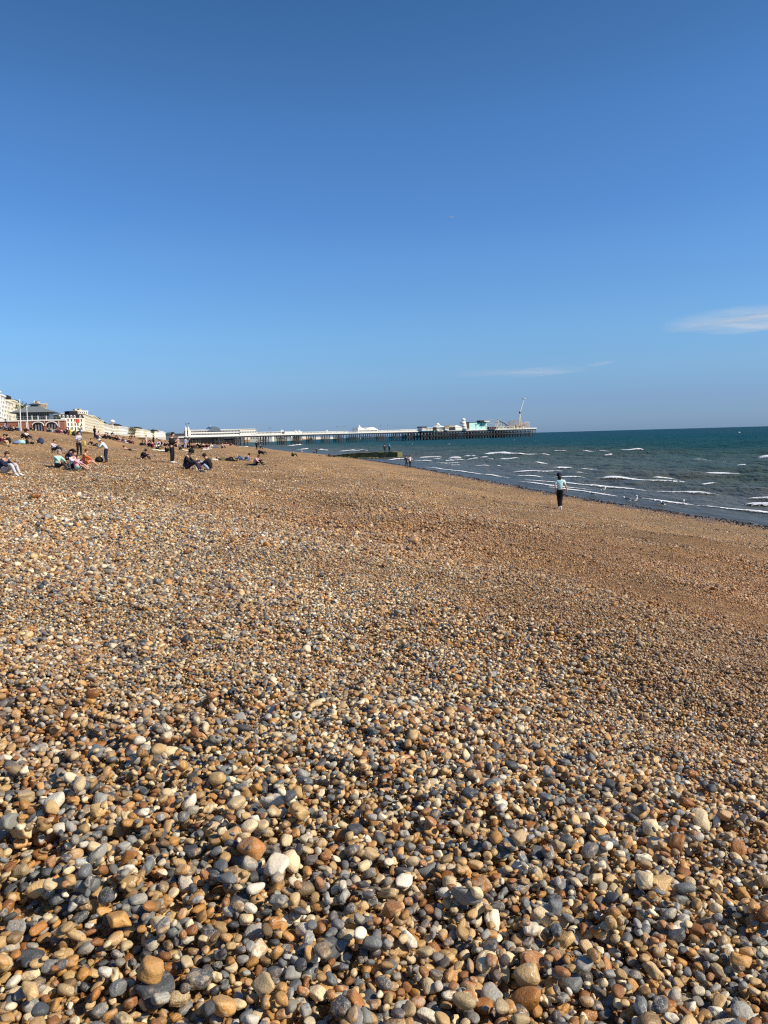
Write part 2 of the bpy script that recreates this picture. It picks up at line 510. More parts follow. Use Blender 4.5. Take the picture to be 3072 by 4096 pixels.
# farther out: loose layers, the spacing growing with distance
def layer(y0, y1, sp, rmean, keep=1.0, zoff=0.0, sig=0.3, first=False):
    xs = np.arange(-(0.54 * y1 + 1), 0.54 * y1 + 1, sp); ys = np.arange(y0 - (0.5 if first else 0), y1, sp * 0.87)
    X, Y = np.meshgrid(xs, ys); X = X + (np.arange(len(ys)) % 2 * sp / 2)[:, None]
    X = X.ravel(); Y = Y.ravel()
    X = X + rng.uniform(-.42, .42, X.shape) * sp; Y = Y + rng.uniform(-.42, .42, Y.shape) * sp
    lo = edge_y(X) - 0.02 if first else y0 + rng.normal(0, .02 * y0, X.shape)
    m = (np.abs(X) < 0.54 * Y + 1.0) & (Y > lo) & (rng.random(X.shape) < keep) & (shore_x(Y) - X > 0.1)
    if keep < 0.65: m = m & (np.sin(X * .9 + 1.7 * np.sin(Y * .45)) + np.sin(Y * 1.15 + 1.3 * np.sin(X * .7 + 2)) > -.25 + rng.normal(0, .5, X.shape))
    X, Y = X[m], Y[m]
    f = 1 - 0.36 * np.clip((X - 0.02 * Y) / (0.25 * Y), 0, 1) + 0.13 * np.sin(X * 1.1 + 2 * np.sin(Y * .6)) + 0.09 * np.sin(Y * 1.9 + X * .8)
    r = rmean * f * np.exp(rng.normal(0, sig, len(X)))
    z = terrain(X, Y) + zoff + r * rng.uniform(-0.8, 1.0, len(X))
    return np.stack([X, Y, z], 1), r

LAY = [layer(7.3, 11, 0.024, 0.0122, 1, -0.004, first=True), layer(7.3, 11, 0.036, 0.0128, .8, 0.009, first=True), layer(7.3, 11, 0.08, 0.020, 0.6, 0.012, .35, first=True),
       layer(10.7, 16, 0.036, 0.0165, 1, 0.0), layer(10.7, 16, 0.065, 0.0165, .8, 0.012), layer(10.7, 16, 0.16, 0.026, 0.45, 0.014, .35),
       layer(15.5, 26, 0.055, 0.0195, 1, 0.0), layer(15.5, 26, 0.16, 0.025, .6, 0.012, .35), layer(25, 42, 0.11, 0.024, 0.9, 0.0), layer(41, 90, 0.28, 0.033, 0.8, 0.0)]
far_xyz = np.concatenate([a for a, b in LAY]); far_r = np.concatenate([b for a, b in LAY])
print('stones', len(near_r), len(far_r))
XYZ = np.concatenate([near_xyz, far_xyz]); RAD = np.concatenate([near_r, far_r])
N = len(RAD)
rot = np.stack([rng.normal(0, 0.33, N), rng.normal(0, 0.33, N), rng.uniform(0, 2 * PI, N)], 1)
scl = RAD[:, None] * np.stack([rng.uniform(0.95, 1.12, N), rng.uniform(0.95, 1.12, N), rng.uniform(0.9, 1.15, N)], 1)
idx = rng.integers(0, NSH, N)

# the 300 stones that show largest: each an object of its own, part of the beach
def screen_r(xyz, r):
    rel = xyz - np.array(EYE)
    cmi = np.array(CM.to_3x3().transposed())
    c = rel @ cmi.T
    u = 1536 + F * c[:, 0] / -c[:, 2]; v = 2048 - F * c[:, 1] / -c[:, 2]
    return u, v, F * r / -c[:, 2]
u_, v_, s_ = screen_r(XYZ, RAD)
top = XYZ[:, 2] - terrain(XYZ[:, 0], XYZ[:, 1])
score = np.where((u_ > 10) & (u_ < 3062) & (v_ < 4080) & (top > -0.012), s_, 0)
heroes = np.argsort(-score)[:300]
hm = np.zeros(N, bool); hm[heroes] = True
rh = random.Random(3)
HC = [((0.56, 0.31, 0.10), 3), ((0.42, 0.18, 0.045), 3), ((0.60, 0.41, 0.19), 3), ((0.50, 0.38, 0.21), 3), ((0.76, 0.62, 0.40), 3), ((0.085, 0.095, 0.11), 4),
      ((0.18, 0.195, 0.205), 5), ((0.31, 0.31, 0.29), 3), ((0.80, 0.74, 0.62), 2), ((0.27, 0.20, 0.12), 1)]
HL = [c for c, w in HC for _ in range(w)]
for i in heroes:
    o = link('pebble', shapes_hi[int(idx[i])], beach)
    o.location = XYZ[i]; o.rotation_euler = rot[i]; o.scale = scl[i]
    c = rh.choice(HL); k = rh.uniform(0.8, 1.2)
    o.color = (c[0] * k, c[1] * k, c[2] * k, 1)
XYZ, RAD, rot, scl, idx = XYZ[~hm], RAD[~hm], rot[~hm], scl[~hm], idx[~hm]
N = len(RAD)
me = bpy.data.meshes.new('shingle')
me.vertices.add(N); me.vertices.foreach_set('co', XYZ.astype(np.float32).ravel())
for nm, arr, ty, key in (('rot', rot, 'FLOAT_VECTOR', 'vector'), ('scl', scl, 'FLOAT_VECTOR', 'vector'), ('pick', idx, 'INT', 'value')):
    a_ = me.attributes.new(nm, ty, 'POINT')
    a_.data.foreach_set(key, (arr.astype(np.float32) if ty != 'INT' else arr.astype(np.int32)).ravel())
shingle = tag(link('shingle', me, None), 'loose mass of rounded brown, grey and cream pebbles covering the foreground beach', 'pebbles', None, 'stuff')
ng = bpy.data.node_groups.new('scatter', 'GeometryNodeTree')
ng.interface.new_socket('Geometry', in_out='INPUT', socket_type='NodeSocketGeometry')
ng.interface.new_socket('Geometry', in_out='OUTPUT', socket_type='NodeSocketGeometry')
gi = ng.nodes.new('NodeGroupInput'); go = ng.nodes.new('NodeGroupOutput')
ci = ng.nodes.new('GeometryNodeCollectionInfo'); ci.inputs['Collection'].default_value = lo_col
ci.inputs['Separate Children'].default_value = True; ci.inputs['Reset Children'].default_value = True
ip = ng.nodes.new('GeometryNodeInstanceOnPoints'); ip.inputs['Pick Instance'].default_value = True
def named(nm, ty):
    a = ng.nodes.new('GeometryNodeInputNamedAttribute'); a.data_type = ty; a.inputs['Name'].default_value = nm
    return a.outputs['Attribute']
e2r = ng.nodes.new('FunctionNodeEulerToRotation')
L_ = ng.links
L_.new(gi.outputs[0], ip.inputs['Points']); L_.new(ci.outputs[0], ip.inputs['Instance'])
L_.new(named('pick', 'INT'), ip.inputs['Instance Index'])
L_.new(named('rot', 'FLOAT_VECTOR'), e2r.inputs[0]); L_.new(e2r.outputs[0], ip.inputs['Rotation'])
L_.new(named('scl', 'FLOAT_VECTOR'), ip.inputs['Scale'])
L_.new(ip.outputs[0], go.inputs[0])
md = shingle.modifiers.new('scatter', 'NODES'); md.node_group = ng
# ------------------------------------------------------------------ people
def cloth_mat(name, rough=0.85, nz=0.25, sc=18):
    t = NT(name); c = t.node('ShaderNodeObjectInfo').outputs['Color']
    n = t.noise(sc, 4, 0.6, t.obj())
    c2 = t.mix(t.mr(n, 0.35, 0.7, 0, nz), c, t.mix(1.0, c, (0.45, 0.45, 0.48), 'MULTIPLY'))
    return t.fin(c2, rough, t.bump(n, 0.5, 0.02), 0.2)
M_cloth = cloth_mat('cloth'); M_skin = cloth_mat('skin', 0.55, 0.12, 30); M_hair = cloth_mat('hair', 0.6, 0.5, 60); M_shoe = cloth_mat('shoe', 0.5, 0.2)
M_body = M_skin

def skin_mesh(name, V, E, Rd, mat, root=0, sub=1):
    """grow one continuous surface over a skeleton of joints"""
    me = bpy.data.meshes.new(name)
    me.from_pydata([tuple(v) for v in V], E, [])
    o = bpy.data.objects.new(name, me); COL.objects.link(o)
    m = o.modifiers.new('s', 'SKIN'); m.use_smooth_shade = True
    sl = me.skin_vertices[0].data
    for i, r in enumerate(Rd):
        sl[i].radius = (r, r) if not isinstance(r, tuple) else r
        sl[i].use_root = (i == root)
    m2 = o.modifiers.new('u', 'SUBSURF'); m2.levels = sub; m2.render_levels = sub
    dg = bpy.context.evaluated_depsgraph_get()
    out = bpy.data.meshes.new_from_object(o.evaluated_get(dg))
    out.name = name
    out.materials.clear(); out.materials.append(mat)
    for p in out.polygons: p.use_smooth = True
    bpy.data.objects.remove(o); bpy.data.meshes.remove(me)
    return out

# joints: pelvis, waist, chest, neck, head; l/r: shoulder, elbow, wrist, hip, knee, ankle, toe.  Facing +X, left = +Y.
def J(pel, waist, chest, neck, head, se, el, wr, hp, kn, an, toe, look=(1, 0, 0)):
    return dict(pel=pel, waist=waist, chest=chest, neck=neck, head=head, sh=drop(se), el=el, wr=wr, hp=hp, kn=kn, an=an, toe=toe, look=look)
def sym(x, y, z): return ((x, y, z), (x, -y, z))
def drop(sh): return tuple((x, y * .88, z - .035) for x, y, z in sh)
POSE = {}
POSE['standing'] = J((0, 0, .95), (0, 0, 1.1), (0, 0, 1.32), (.0, 0, 1.47), (.03, 0, 1.63), sym(0, .19, 1.40), sym(-.03, .25, 1.12), sym(.06, .25, .87), sym(0, .10, .90), sym(.02, .11, .50), sym(-.03, .12, .09), sym(.12, .14, .04))
POSE['phone'] = J((0, 0, .95), (0, 0, 1.1), (.01, 0, 1.32), (.04, 0, 1.46), (.11, 0, 1.60), sym(.02, .18, 1.38), sym(.08, .24, 1.12), sym(.30, .08, 1.22), sym(0, .10, .90), sym(.03, .12, .50), sym(-.02, .13, .09), sym(.13, .15, .04), (1, 0, -.7))
POSE['walking'] = J((0, 0, .94), (0, 0, 1.1), (.03, 0, 1.32), (.05, 0, 1.46), (.10, 0, 1.61), sym(.02, .20, 1.39), ((-.14, .27, 1.14), (.12, -.29, 1.14)), ((-.10, .25, .92), (.30, -.27, 1.02)), sym(0, .09, .89), ((.16, .08, .52), (-.06, -.09, .50)), ((.24, .07, .12), (-.30, -.08, .17)), ((.40, .08, .10), (-.20, -.09, .04)))
POSE['strolling'] = J((0, 0, .94), (0, 0, 1.1), (.04, 0, 1.32), (.07, 0, 1.46), (.12, .02, 1.60), sym(.02, .19, 1.39), ((-.10, .22, 1.13), (-.06, -.27, 1.14)), ((.04, .21, .92), (.10, -.31, .94)), sym(0, .085, .89), ((.14, .06, .52), (-.04, -.05, .50)), ((.20, .035, .12), (-.26, -.03, .18)), ((.36, .04, .10), (-.18, -.035, .04)))
POSE['stooping'] = J((-.08, 0, .93), (-.03, 0, 1.1), (.12, 0, 1.29), (.22, 0, 1.40), (.32, 0, 1.50), sym(.14, .19, 1.34), sym(.28, .24, 1.10), sym(.50, .18, 1.02), sym(-.06, .10, .89), sym(.0, .11, .50), sym(-.05, .12, .09), sym(.10, .14, .04), (1, 0, -1.2))
POSE['knees'] = J((0, 0, .13), (-.04, 0, .28), (-.02, 0, .52), (.04, 0, .66), (.11, 0, .80), sym(.01, .18, .58), sym(.20, .26, .38), sym(.42, .12, .40), sym(.04, .10, .13), sym(.42, .13, .46), sym(.66, .11, .09), sym(.80, .13, .04), (1, 0, -.4))
POSE['hunched'] = J((0, 0, .13), (-.03, 0, .29), (.09, 0, .50), (.20, 0, .60), (.31, 0, .68), sym(.14, .18, .54), sym(.30, .24, .32), sym(.50, .10, .30), sym(.04, .10, .13), sym(.42, .16, .42), sym(.62, .12, .09), sym(.76, .14, .04), (1, 0, -1.3))
POSE['legs_out'] = J((0, 0, .12), (-.06, 0, .28), (-.12, 0, .52), (-.12, 0, .66), (-.08, 0, .81), sym(-.12, .19, .58), sym(-.30, .26, .34), sym(-.42, .25, .06), sym(.04, .10, .12), ((.46, .13, .24), (.46, -.12, .12)), ((.84, .12, .08), (.88, -.14, .07)), ((.92, .14, .20), (.98, -.18, .18)))
POSE['reach'] = J((0, 0, .12), (-.03, 0, .28), (.0, 0, .52), (.03, 0, .66), (.08, 0, .80), sym(.0, .19, .58), ((.16, .25, .42), (.22, -.30, .50)), ((.36, .15, .36), (.46, -.42, .40)), sym(.04, .10, .12), ((.40, .20, .34), (.44, -.14, .30)), ((.70, .10, .08), (.84, -.20, .07)), ((.84, .12, .06), (.96, -.24, .12)))
POSE['kneeling'] = J((0, 0, .34), (.02, 0, .5), (.10, 0, .72), (.18, 0, .84), (.26, 0, .95), sym(.12, .18, .76), sym(.24, .22, .52), sym(.42, .12, .44), sym(.02, .10, .32), sym(.38, .14, .10), sym(-.04, .13, .08), sym(-.16, .13, .04), (1, 0, -.8))
POSE['lying'] = J((0, 0, .13), (-.18, 0, .13), (-.42, 0, .15), (-.58, 0, .15), (-.74, 0, .16), sym(-.48, .18, .14), sym(-.44, .38, .08), sym(-.20, .36, .07), sym(.06, .10, .12), ((.42, .12, .34), (.48, -.12, .11)), ((.62, .11, .08), (.90, -.12, .08)), ((.74, .12, .06), (.94, -.16, .20)), (0, 0, 1))
POSE['prone'] = J((0, 0, .13), (-.18, 0, .14), (-.40, 0, .20), (-.54, 0, .28), (-.66, 0, .38), sym(-.46, .18, .22), sym(-.58, .24, .06), sym(-.78, .12, .07), sym(.06, .10, .12), sym(.48, .12, .10), sym(.90, .12, .09), sym(1.04, .12, .05), (-1, 0, -.3))
POSE['recline'] = J((0, 0, .12), (-.14, 0, .22), (-.30, 0, .38), (-.38, 0, .50), (-.38, 0, .65), sym(-.32, .19, .44), sym(-.46, .24, .20), sym(-.30, .30, .05), sym(.05, .10, .12), ((.42, .12, .40), (.48, -.12, .14)), ((.58, .11, .08), (.90, -.12, .08)), ((.72, .12, .05), (.98, -.14, .18)))

def lerp(a, b, t): return tuple(a[i] + (b[i] - a[i]) * t for i in range(3))
def head_axes(p):
    h, n = Vector(p['head']), Vector(p['neck'])
    up = (h - n).normalized(); f = Vector(p['look']).normalized(); f = (f - up * f.dot(up)).normalized()
    return h, up, f, up.cross(f)
def pose_meshes(name):
    p = POSE[name]; out = {}
    p['top_j'] = lerp(p['chest'], p['neck'], .35)
    h, up, f, side = head_axes(p)
    # body: one surface with neck, head, arms, five fingers a hand, legs and feet
    V = [p['pel'], p['waist'], p['chest'], p['neck'], tuple(h - up * .045), tuple(h + up * .03), tuple(h + up * .10)]
    Rr = [(.125, .105), (.115, .09), (.135, .095), .052, .078, .09, .06]
    E = [(0, 1), (1, 2), (2, 3), (3, 4), (4, 5), (5, 6)]
    nose = tuple(h - up * .03 + f * .105)
    V.append(nose); Rr.append(.014); E.append((4, 7))
    chin = tuple(h - up * .095 + f * .045); V.append(chin); Rr.append(.032); E.append((4, 8))
    for s in (0, 1):
        a = len(V)
        V += [p['sh'][s], p['el'][s], p['wr'][s]]; Rr += [.058, .042, .028]; E += [(2, a), (a, a + 1), (a + 1, a + 2)]
        d = (Vector(p['wr'][s]) - Vector(p['el'][s])).normalized(); w = Vector(p['wr'][s])
        pl = len(V); V.append(tuple(w + d * .07)); Rr.append((.034, .020)); E.append((a + 2, pl))
        q = d.cross(Vector((0, 0, 1))); q = q.normalized() if q.length > .1 else Vector((0, 1, 0)); dn = d.cross(q).normalized()
        if dn.z > 0: dn = -dn
        for k, (off, ln) in enumerate(((-.027, .070), (-.009, .082), (.009, .078), (.027, .062))):
            i = len(V); b = w + d * .095 + q * off; V += [tuple(b), tuple(b + d * ln * .6 + dn * .010), tuple(b + d * ln + dn * .032)]
            Rr += [.0095, .0088, .0078]; E += [(pl, i), (i, i + 1), (i + 1, i + 2)]
        i = len(V); V += [tuple(w + d * .045 - q * .042), tuple(w + d * .085 - q * .052 + dn * .01)]; Rr += [.011, .009]; E += [(pl, i), (i, i + 1)]
        a = len(V)
        V += [p['hp'][s], p['kn'][s], lerp(p['kn'][s], p['an'][s], .35), p['an'][s], p['toe'][s]]; Rr += [.088, .058, .055, .036, .03]
        E += [(0, a), (a, a + 1), (a + 1, a + 2), (a + 2, a + 3), (a + 3, a + 4)]
    out['body'] = skin_mesh('person', V, E, Rr, M_body)
    def torso(full):
        V = [lerp(p['pel'], p['waist'], -.35), p['waist'], p['chest'], lerp(p['chest'], p['neck'], .72)]
        Rr = [(.165, .140), (.150, .122), (.165, .125), .075]; E = [(0, 1), (1, 2), (2, 3)]
        for s in (0, 1):
            a = len(V)
            if full:
                V += [p['sh'][s], p['el'][s], lerp(p['el'][s], p['wr'][s], .9)]; Rr += [.078, .060, .042]; E += [(2, a), (a, a + 1), (a + 1, a + 2)]
            else:
                V += [p['sh'][s], lerp(p['sh'][s], p['el'][s], .72)]; Rr += [.080, .068]; E += [(2, a), (a, a + 1)]
        return skin_mesh('top', V, E, Rr, M_cloth)
    def legs(full):
        V = [p['pel'], lerp(p['pel'], p['waist'], .55)]; Rr = [(.158, .132), (.142, .115)]; E = [(0, 1)]
        for s in (0, 1):
            a = len(V)
            if full:
                V += [p['hp'][s], p['kn'][s], lerp(p['kn'][s], p['an'][s], .5), lerp(p['kn'][s], p['an'][s], .95)]; Rr += [.108, .082, .070, .058]
                E += [(0, a), (a, a + 1), (a + 1, a + 2), (a + 2, a + 3)]
            else:
                V += [p['hp'][s], lerp(p['hp'][s], p['kn'][s], .7)]; Rr += [.110, .095]; E += [(0, a), (a, a + 1)]
        return skin_mesh('trousers', V, E, Rr, M_cloth)
    out['long'] = torso(True); out['tee'] = torso(False); out['trousers'] = legs(True); out['shorts'] = legs(False)
    # hair: cap over the skull, with a longer version
    def hair(lng):
        V, T = V2.copy(), T2
        c = np.array(h + up * .035)
        ax = np.stack([np.array(f), np.array(side), np.array(up)])
        L = V * np.array([.112, .098, .108])
        L[:, 0] -= .016
        cut = (V[:, 0] > .30) & (V[:, 2] < .35)
        L[cut] *= .72
        low = (V[:, 2] < -.2) & ~cut
        L[low, 2] -= (.02 if not lng else .20) * np.clip(-V[low, 2], 0, 1)
        if lng: L[low, 0] -= .03
        L *= (1 + .04 * vnoise(V, 5, 3))[:, None]
        return c + L @ ax
    for k, lg in (('hair', False), ('longhair', True)):
        m = raw_mesh('hair', hair(lg), T2); m.materials.append(M_hair); out[k] = m
    # cap / hat: crown and brim
    bm = bmesh.new()
    rings = [(.118, .02), (.120, .05), (.112, .10), (.085, .142), (.03, .16)]
    prev = None
    rows = []
    for (r, z) in [(.138, .018), (.138, .026)] + rings:
        rows.append([bm.verts.new(Vector(h) + f * (r * math.cos(a)) * 1.08 + side * (r * math.sin(a)) + up * z) for a in [k * 2 * PI / 16 for k in range(16)]])
    for a, b in zip(rows, rows[1:]):
        for k in range(16): bm.faces.new((a[k], a[(k + 1) % 16], b[(k + 1) % 16], b[k]))
    bm.faces.new(rows[-1]); bm.faces.new(rows[0][::-1])
    m = bpy.data.meshes.new('hat'); bm.to_mesh(m); bm.free(); m.materials.append(M_cloth); out['hat'] = m
    out['shoes'] = []
    for s in (0, 1):
        a, to = Vector(p['an'][s]), Vector(p['toe'][s])
        d = (to - a)
        out['shoes'].append(skin_mesh('shoe', [tuple(a - d * .25), tuple(a + d * .3), tuple(to), tuple(to + d * .35)], [(0, 1), (1, 2), (2, 3)], [(.052, .046), (.052, .046), (.048, .034), (.036, .024)], M_shoe))
    return out
PM = {k: pose_meshes(k) for k in POSE}

CL = dict(navy=(.018, .024, .06), black=(.014, .014, .016), charcoal=(.045, .045, .05), grey=(.30, .30, .32), light_grey=(.52, .52, .56), white=(.78, .77, .75), lilac=(.58, .54, .68),
          pale_mint=(.50, .76, .76), mint=(.42, .72, .62), orange=(.80, .18, .05), pink=(.75, .42, .45), maroon=(.16, .02, .035), red=(.50, .03, .03), purple=(.045, .03, .06), denim=(.12, .20, .36), pale_denim=(.38, .46, .62),
          blue=(.05, .12, .35), cream=(.76, .68, .50), tan=(.52, .38, .24), olive=(.12, .13, .06), yellow=(.75, .58, .08), green=(.08, .22, .10), brown=(.12, .06, .03), blond=(.52, .36, .14),
          dark_hair=(.02, .013, .01), grey_hair=(.34, .32, .30), red_hair=(.20, .06, .02), fair=(.62, .36, .25), mid=(.42, .23, .14), aqua=(.35, .68, .72))
def person(loc, pose, yaw, top, bottom, hair, label, group=None, skin='fair', tee=False, shorts=False, hat=None, shoes='charcoal', longh=False, bare=False, scale=1.0, full=True, tilt=0, cat='person'):
    M = PM[pose]
    o = link('person', M['body']); o.location = loc; o.rotation_euler = (0, R(tilt), R(yaw)); o.scale = (scale,) * 3
    o.color = (*CL[skin], 1)
    tag(o, label, cat, group)
    if not bare:
        a = link('top', M['tee' if tee else 'long'], o); a.color = (*CL[top], 1)
        if tee: a.name = 'tee_shirt'
    b = link('shorts' if shorts else 'trousers', M['shorts' if shorts else 'trousers'], o); b.color = (*CL[bottom], 1)
    c = link('hair', M['longhair' if longh else 'hair'], o); c.color = (*CL[hair], 1)
    if hat:
        d = link('hat', M['hat'], o); d.color = (*CL[hat], 1)
    if full:
        for m in M['shoes']:
            e = link('shoe', m, o); e.color = (*CL[shoes], 1)
    return o
def slope_at(p, yaw):
    c, s = math.cos(R(yaw)), math.sin(R(yaw))
    return -math.degrees(math.atan2(tz(p.x + .5 * c, p.y + .5 * s) - tz(p.x - .5 * c, p.y - .5 * s), 1.0))
LYING = ('lying', 'prone', 'recline', 'legs_out', 'knees', 'hunched', 'reach')
def who(u, v, pose, yaw, top, bottom, hair, label, Y=None, **kw):
    p = ground(u, v, Y)
    if pose in LYING: kw.setdefault('tilt', slope_at(p, yaw))
    p.z -= 0.02
    return person(p, pose, yaw, top, bottom, hair, label, **kw)

GB = 'people sitting on the near part of the beach'
GF = 'people farther along the beach'
# the woman walking by the water
who(2240, 2038, 'strolling', 78, 'pale_mint', 'black', 'dark_hair', 'woman in pale mint top and navy cap walking away along the shingle near the water', hat='navy', tee=True, shoes='white', longh=True, scale=1.05)
# couple at the water's edge
who(1627, 1872, 'walking', 95, 'navy', 'charcoal', 'dark_hair', 'person in dark jacket, left one of two walking together at the water edge')
who(1641, 1871, 'walking', 85, 'white', 'charcoal', 'brown', 'person in loose white top, right one of two walking together at the water edge')
# near left
who(14, 1893, 'knees', -14, 'navy', 'light_grey', 'brown', 'man in navy jumper and pale grey trousers sitting with knees up at the left edge', shoes='white', group=GB)
who(212, 1806, 'knees', -8, 'lilac', 'charcoal', 'brown', 'person in lilac top and dark grey trousers sitting knees up, looking at a phone', group=GB)
who(265, 1840, 'hunched', 10, 'purple', 'navy', 'dark_hair', 'long haired person in dark purple hoodie bent forward behind the mint green top', longh=True, group=GB)
who(228, 1870, 'reach', -18, 'mint', 'charcoal', 'grey_hair', 'person in mint green long sleeved top leaning on drawn up dark knees', group=GB)
who(294, 1876, 'knees', -24, 'lilac', 'navy', 'dark_hair', 'person in lilac and white top wedged between the mint top and the orange shirt', group=GB)
who(333, 1860, 'reach', 16, 'orange', 'orange', 'red_hair', 'red haired person in bright orange shirt stretching an arm out to the right', shorts=True, group=GB, scale=1.12)
who(307, 1880, 'reach', -10, 'pink', 'mint', 'brown', 'person in pink top and mint shorts with bare legs stretched out on the shingle', shorts=True, full=False, group=GB, scale=.82)
who(318, 1822, 'phone', -40, 'light_grey', 'black', 'dark_hair', 'standing man in grey sweatshirt and black trousers holding a yellow towel', group=GB)
who(424, 1850, 'stooping', 178, 'white', 'navy', 'brown', 'standing person in pale top and white cap folding a light blue towel', hat='white', group=GB, shoes='black')
who(372, 1783, 'recline', -10, 'black', 'charcoal', 'dark_hair', 'person in black reclining on an elbow between the two standing men', group=GB)
who(390, 1756, 'hunched', 150, 'purple', 'navy', 'grey_hair', 'seated person in dark purple with a white hat seen from behind', hat='white', group=GB)
who(424, 1757, 'knees', 170, 'black', 'charcoal', 'dark_hair', 'seated person in black under a wide white hat above the stooping man', hat='white', group=GB)
who(1, 1776, 'knees', 0, 'maroon', 'tan', 'dark_hair', 'person in dark red top cut off by the left edge of the beach view', group=GB)
who(36, 1777, 'hunched', 176, 'black', 'cream', 'dark_hair', 'person in black top leaning towards the dark red top at far left', group=GB)
who(86, 1753, 'hunched', 8, 'purple', 'black', 'dark_hair', 'dark clothed person sitting back to back with a person in white', group=GB)
who(103, 1755, 'knees', -10, 'white', 'charcoal', 'dark_hair', 'person in white shirt and dark trousers sitting with arms on knees at left', tee=True, group=GB)
who(568, 1836, 'hunched', -8, 'black', 'purple', 'dark_hair', 'lone person in black folded forward over the knees in mid beach', group=GB)
who(690, 1852, 'phone', -8, 'black', 'black', 'dark_hair', 'standing man in black tracksuit looking down at a phone', shoes='white', group=GB)
who(742, 1876, 'knees', -6, 'black', 'purple', 'dark_hair', 'person in black cap and jacket sitting beside a mint green bag', hat='black', group=GB)
who(838, 1882, 'hunched', 168, 'black', 'pale_denim', 'dark_hair', 'person in black jacket and pale jeans bending forward towards the black cap', group=GB, shoes='black', scale=1.12)
who(518, 1802, 'prone', -10, 'purple', 'purple', 'dark_hair', 'sunbather lying face down with bare legs and a purple wrap', bare=True, shorts=True, full=False, group=GB)
who(664, 1809, 'knees', -20, 'black', 'charcoal', 'dark_hair', 'seated person in black just behind the man in the black tracksuit', group=GB)
who(905, 1842, 'lying', 2, 'olive', 'black', 'dark_hair', 'person in olive and black lying stretched out beside a white mat', group=GB)
who(975, 1842, 'recline', 178, 'denim', 'denim', 'dark_hair', 'person in dark denim lying on one side next to the pink top', group=GB)
who(1020, 1862, 'hunched', -10, 'pink', 'black', 'brown', 'person in pale pink top hunched over black trousers on the open shingle', group=GB)
# middle group
for a in [(596, 1782, 'knees', 20, 'light_grey', 'tan', 'brown', 'person in pale grey top at the left of the picnic group', {}),
          (610, 1792, 'knees', 150, 'maroon', 'black', 'dark_hair', 'person in dark red top with back turned in the picnic group', {}),
          (626, 1799, 'hunched', -30, 'white', 'black', 'dark_hair', 'person in white vest leaning forward in the picnic group', dict(tee=True)),
          (634, 1790, 'kneeling', -60, 'lilac', 'grey', 'dark_hair', 'kneeling person in lilac top in the picnic group', {}),
          (650, 1790, 'kneeling', 200, 'black', 'olive', 'dark_hair', 'kneeling person in black top at the right of the picnic group', {}),
          (604, 1770, 'recline', 10, 'black', 'light_grey', 'dark_hair', 'person in black and grey reclining above the picnic group', {}),
          (622, 1757, 'recline', -10, 'white', 'black', 'brown', 'person in white top and black trousers lying back on the slope', dict(tee=True)),
          (713, 1798, 'standing', -60, 'tan', 'tan', 'brown', 'standing bather in tan swimwear behind the man in black', dict(bare=True, shorts=True, full=False)),
          (741, 1794, 'standing', 80, 'lilac', 'lilac', 'dark_hair', 'standing person in long pale lilac clothes near the pier end of the ridge', dict(longh=True)),
          (800, 1773, 'kneeling', -5, 'cream', 'cream', 'blond', 'fair bather on hands and knees with a pale towel', dict(bare=True, shorts=True, full=False)),
          (788, 1786, 'prone', 176, 'black', 'black', 'dark_hair', 'dark clothed person lying face down left of the white shorts', {}),
          (828, 1797, 'lying', -6, 'pink', 'white', 'brown', 'sunbather in pink top with pale bare legs bent', dict(tee=True, shorts=True, full=False)),
          (1035, 1817, 'knees', -5, 'black', 'black', 'dark_hair', 'left one of two people sitting close together near the water', dict(skin='mid')),
          (1048, 1818, 'knees', 0, 'brown', 'charcoal', 'brown', 'right one of two people sitting close together near the water', {}),
          (1027, 1799, 'standing', 60, 'black', 'black', 'dark_hair', 'dark figure standing just above the two seated people near the water', {}),
          (1168, 1827, 'knees', 10, 'olive', 'black', 'dark_hair', 'lone dark figure sitting below the pier middle', {}),
          (1205, 1810, 'knees', 30, 'white', 'grey', 'blond', 'small seated figure in white at the water edge', {}),
          (1254, 1813, 'hunched', 0, 'black', 'black', 'dark_hair', 'small crouching dark figure at the water edge left of a standing one', {}),
          (1266, 1815, 'standing', 30, 'black', 'black', 'dark_hair', 'small dark figure standing at the water edge left of the groyne', {}),
          (1314, 1826, 'hunched', 20, 'black', 'black', 'dark_hair', 'left one of two dark figures sitting before the groyne', {}),
          (1329, 1828, 'recline', 10, 'brown', 'black', 'dark_hair', 'right one of two dark figures sitting before the groyne', {})]:
    who(*a[:8], group=GF, **a[8])
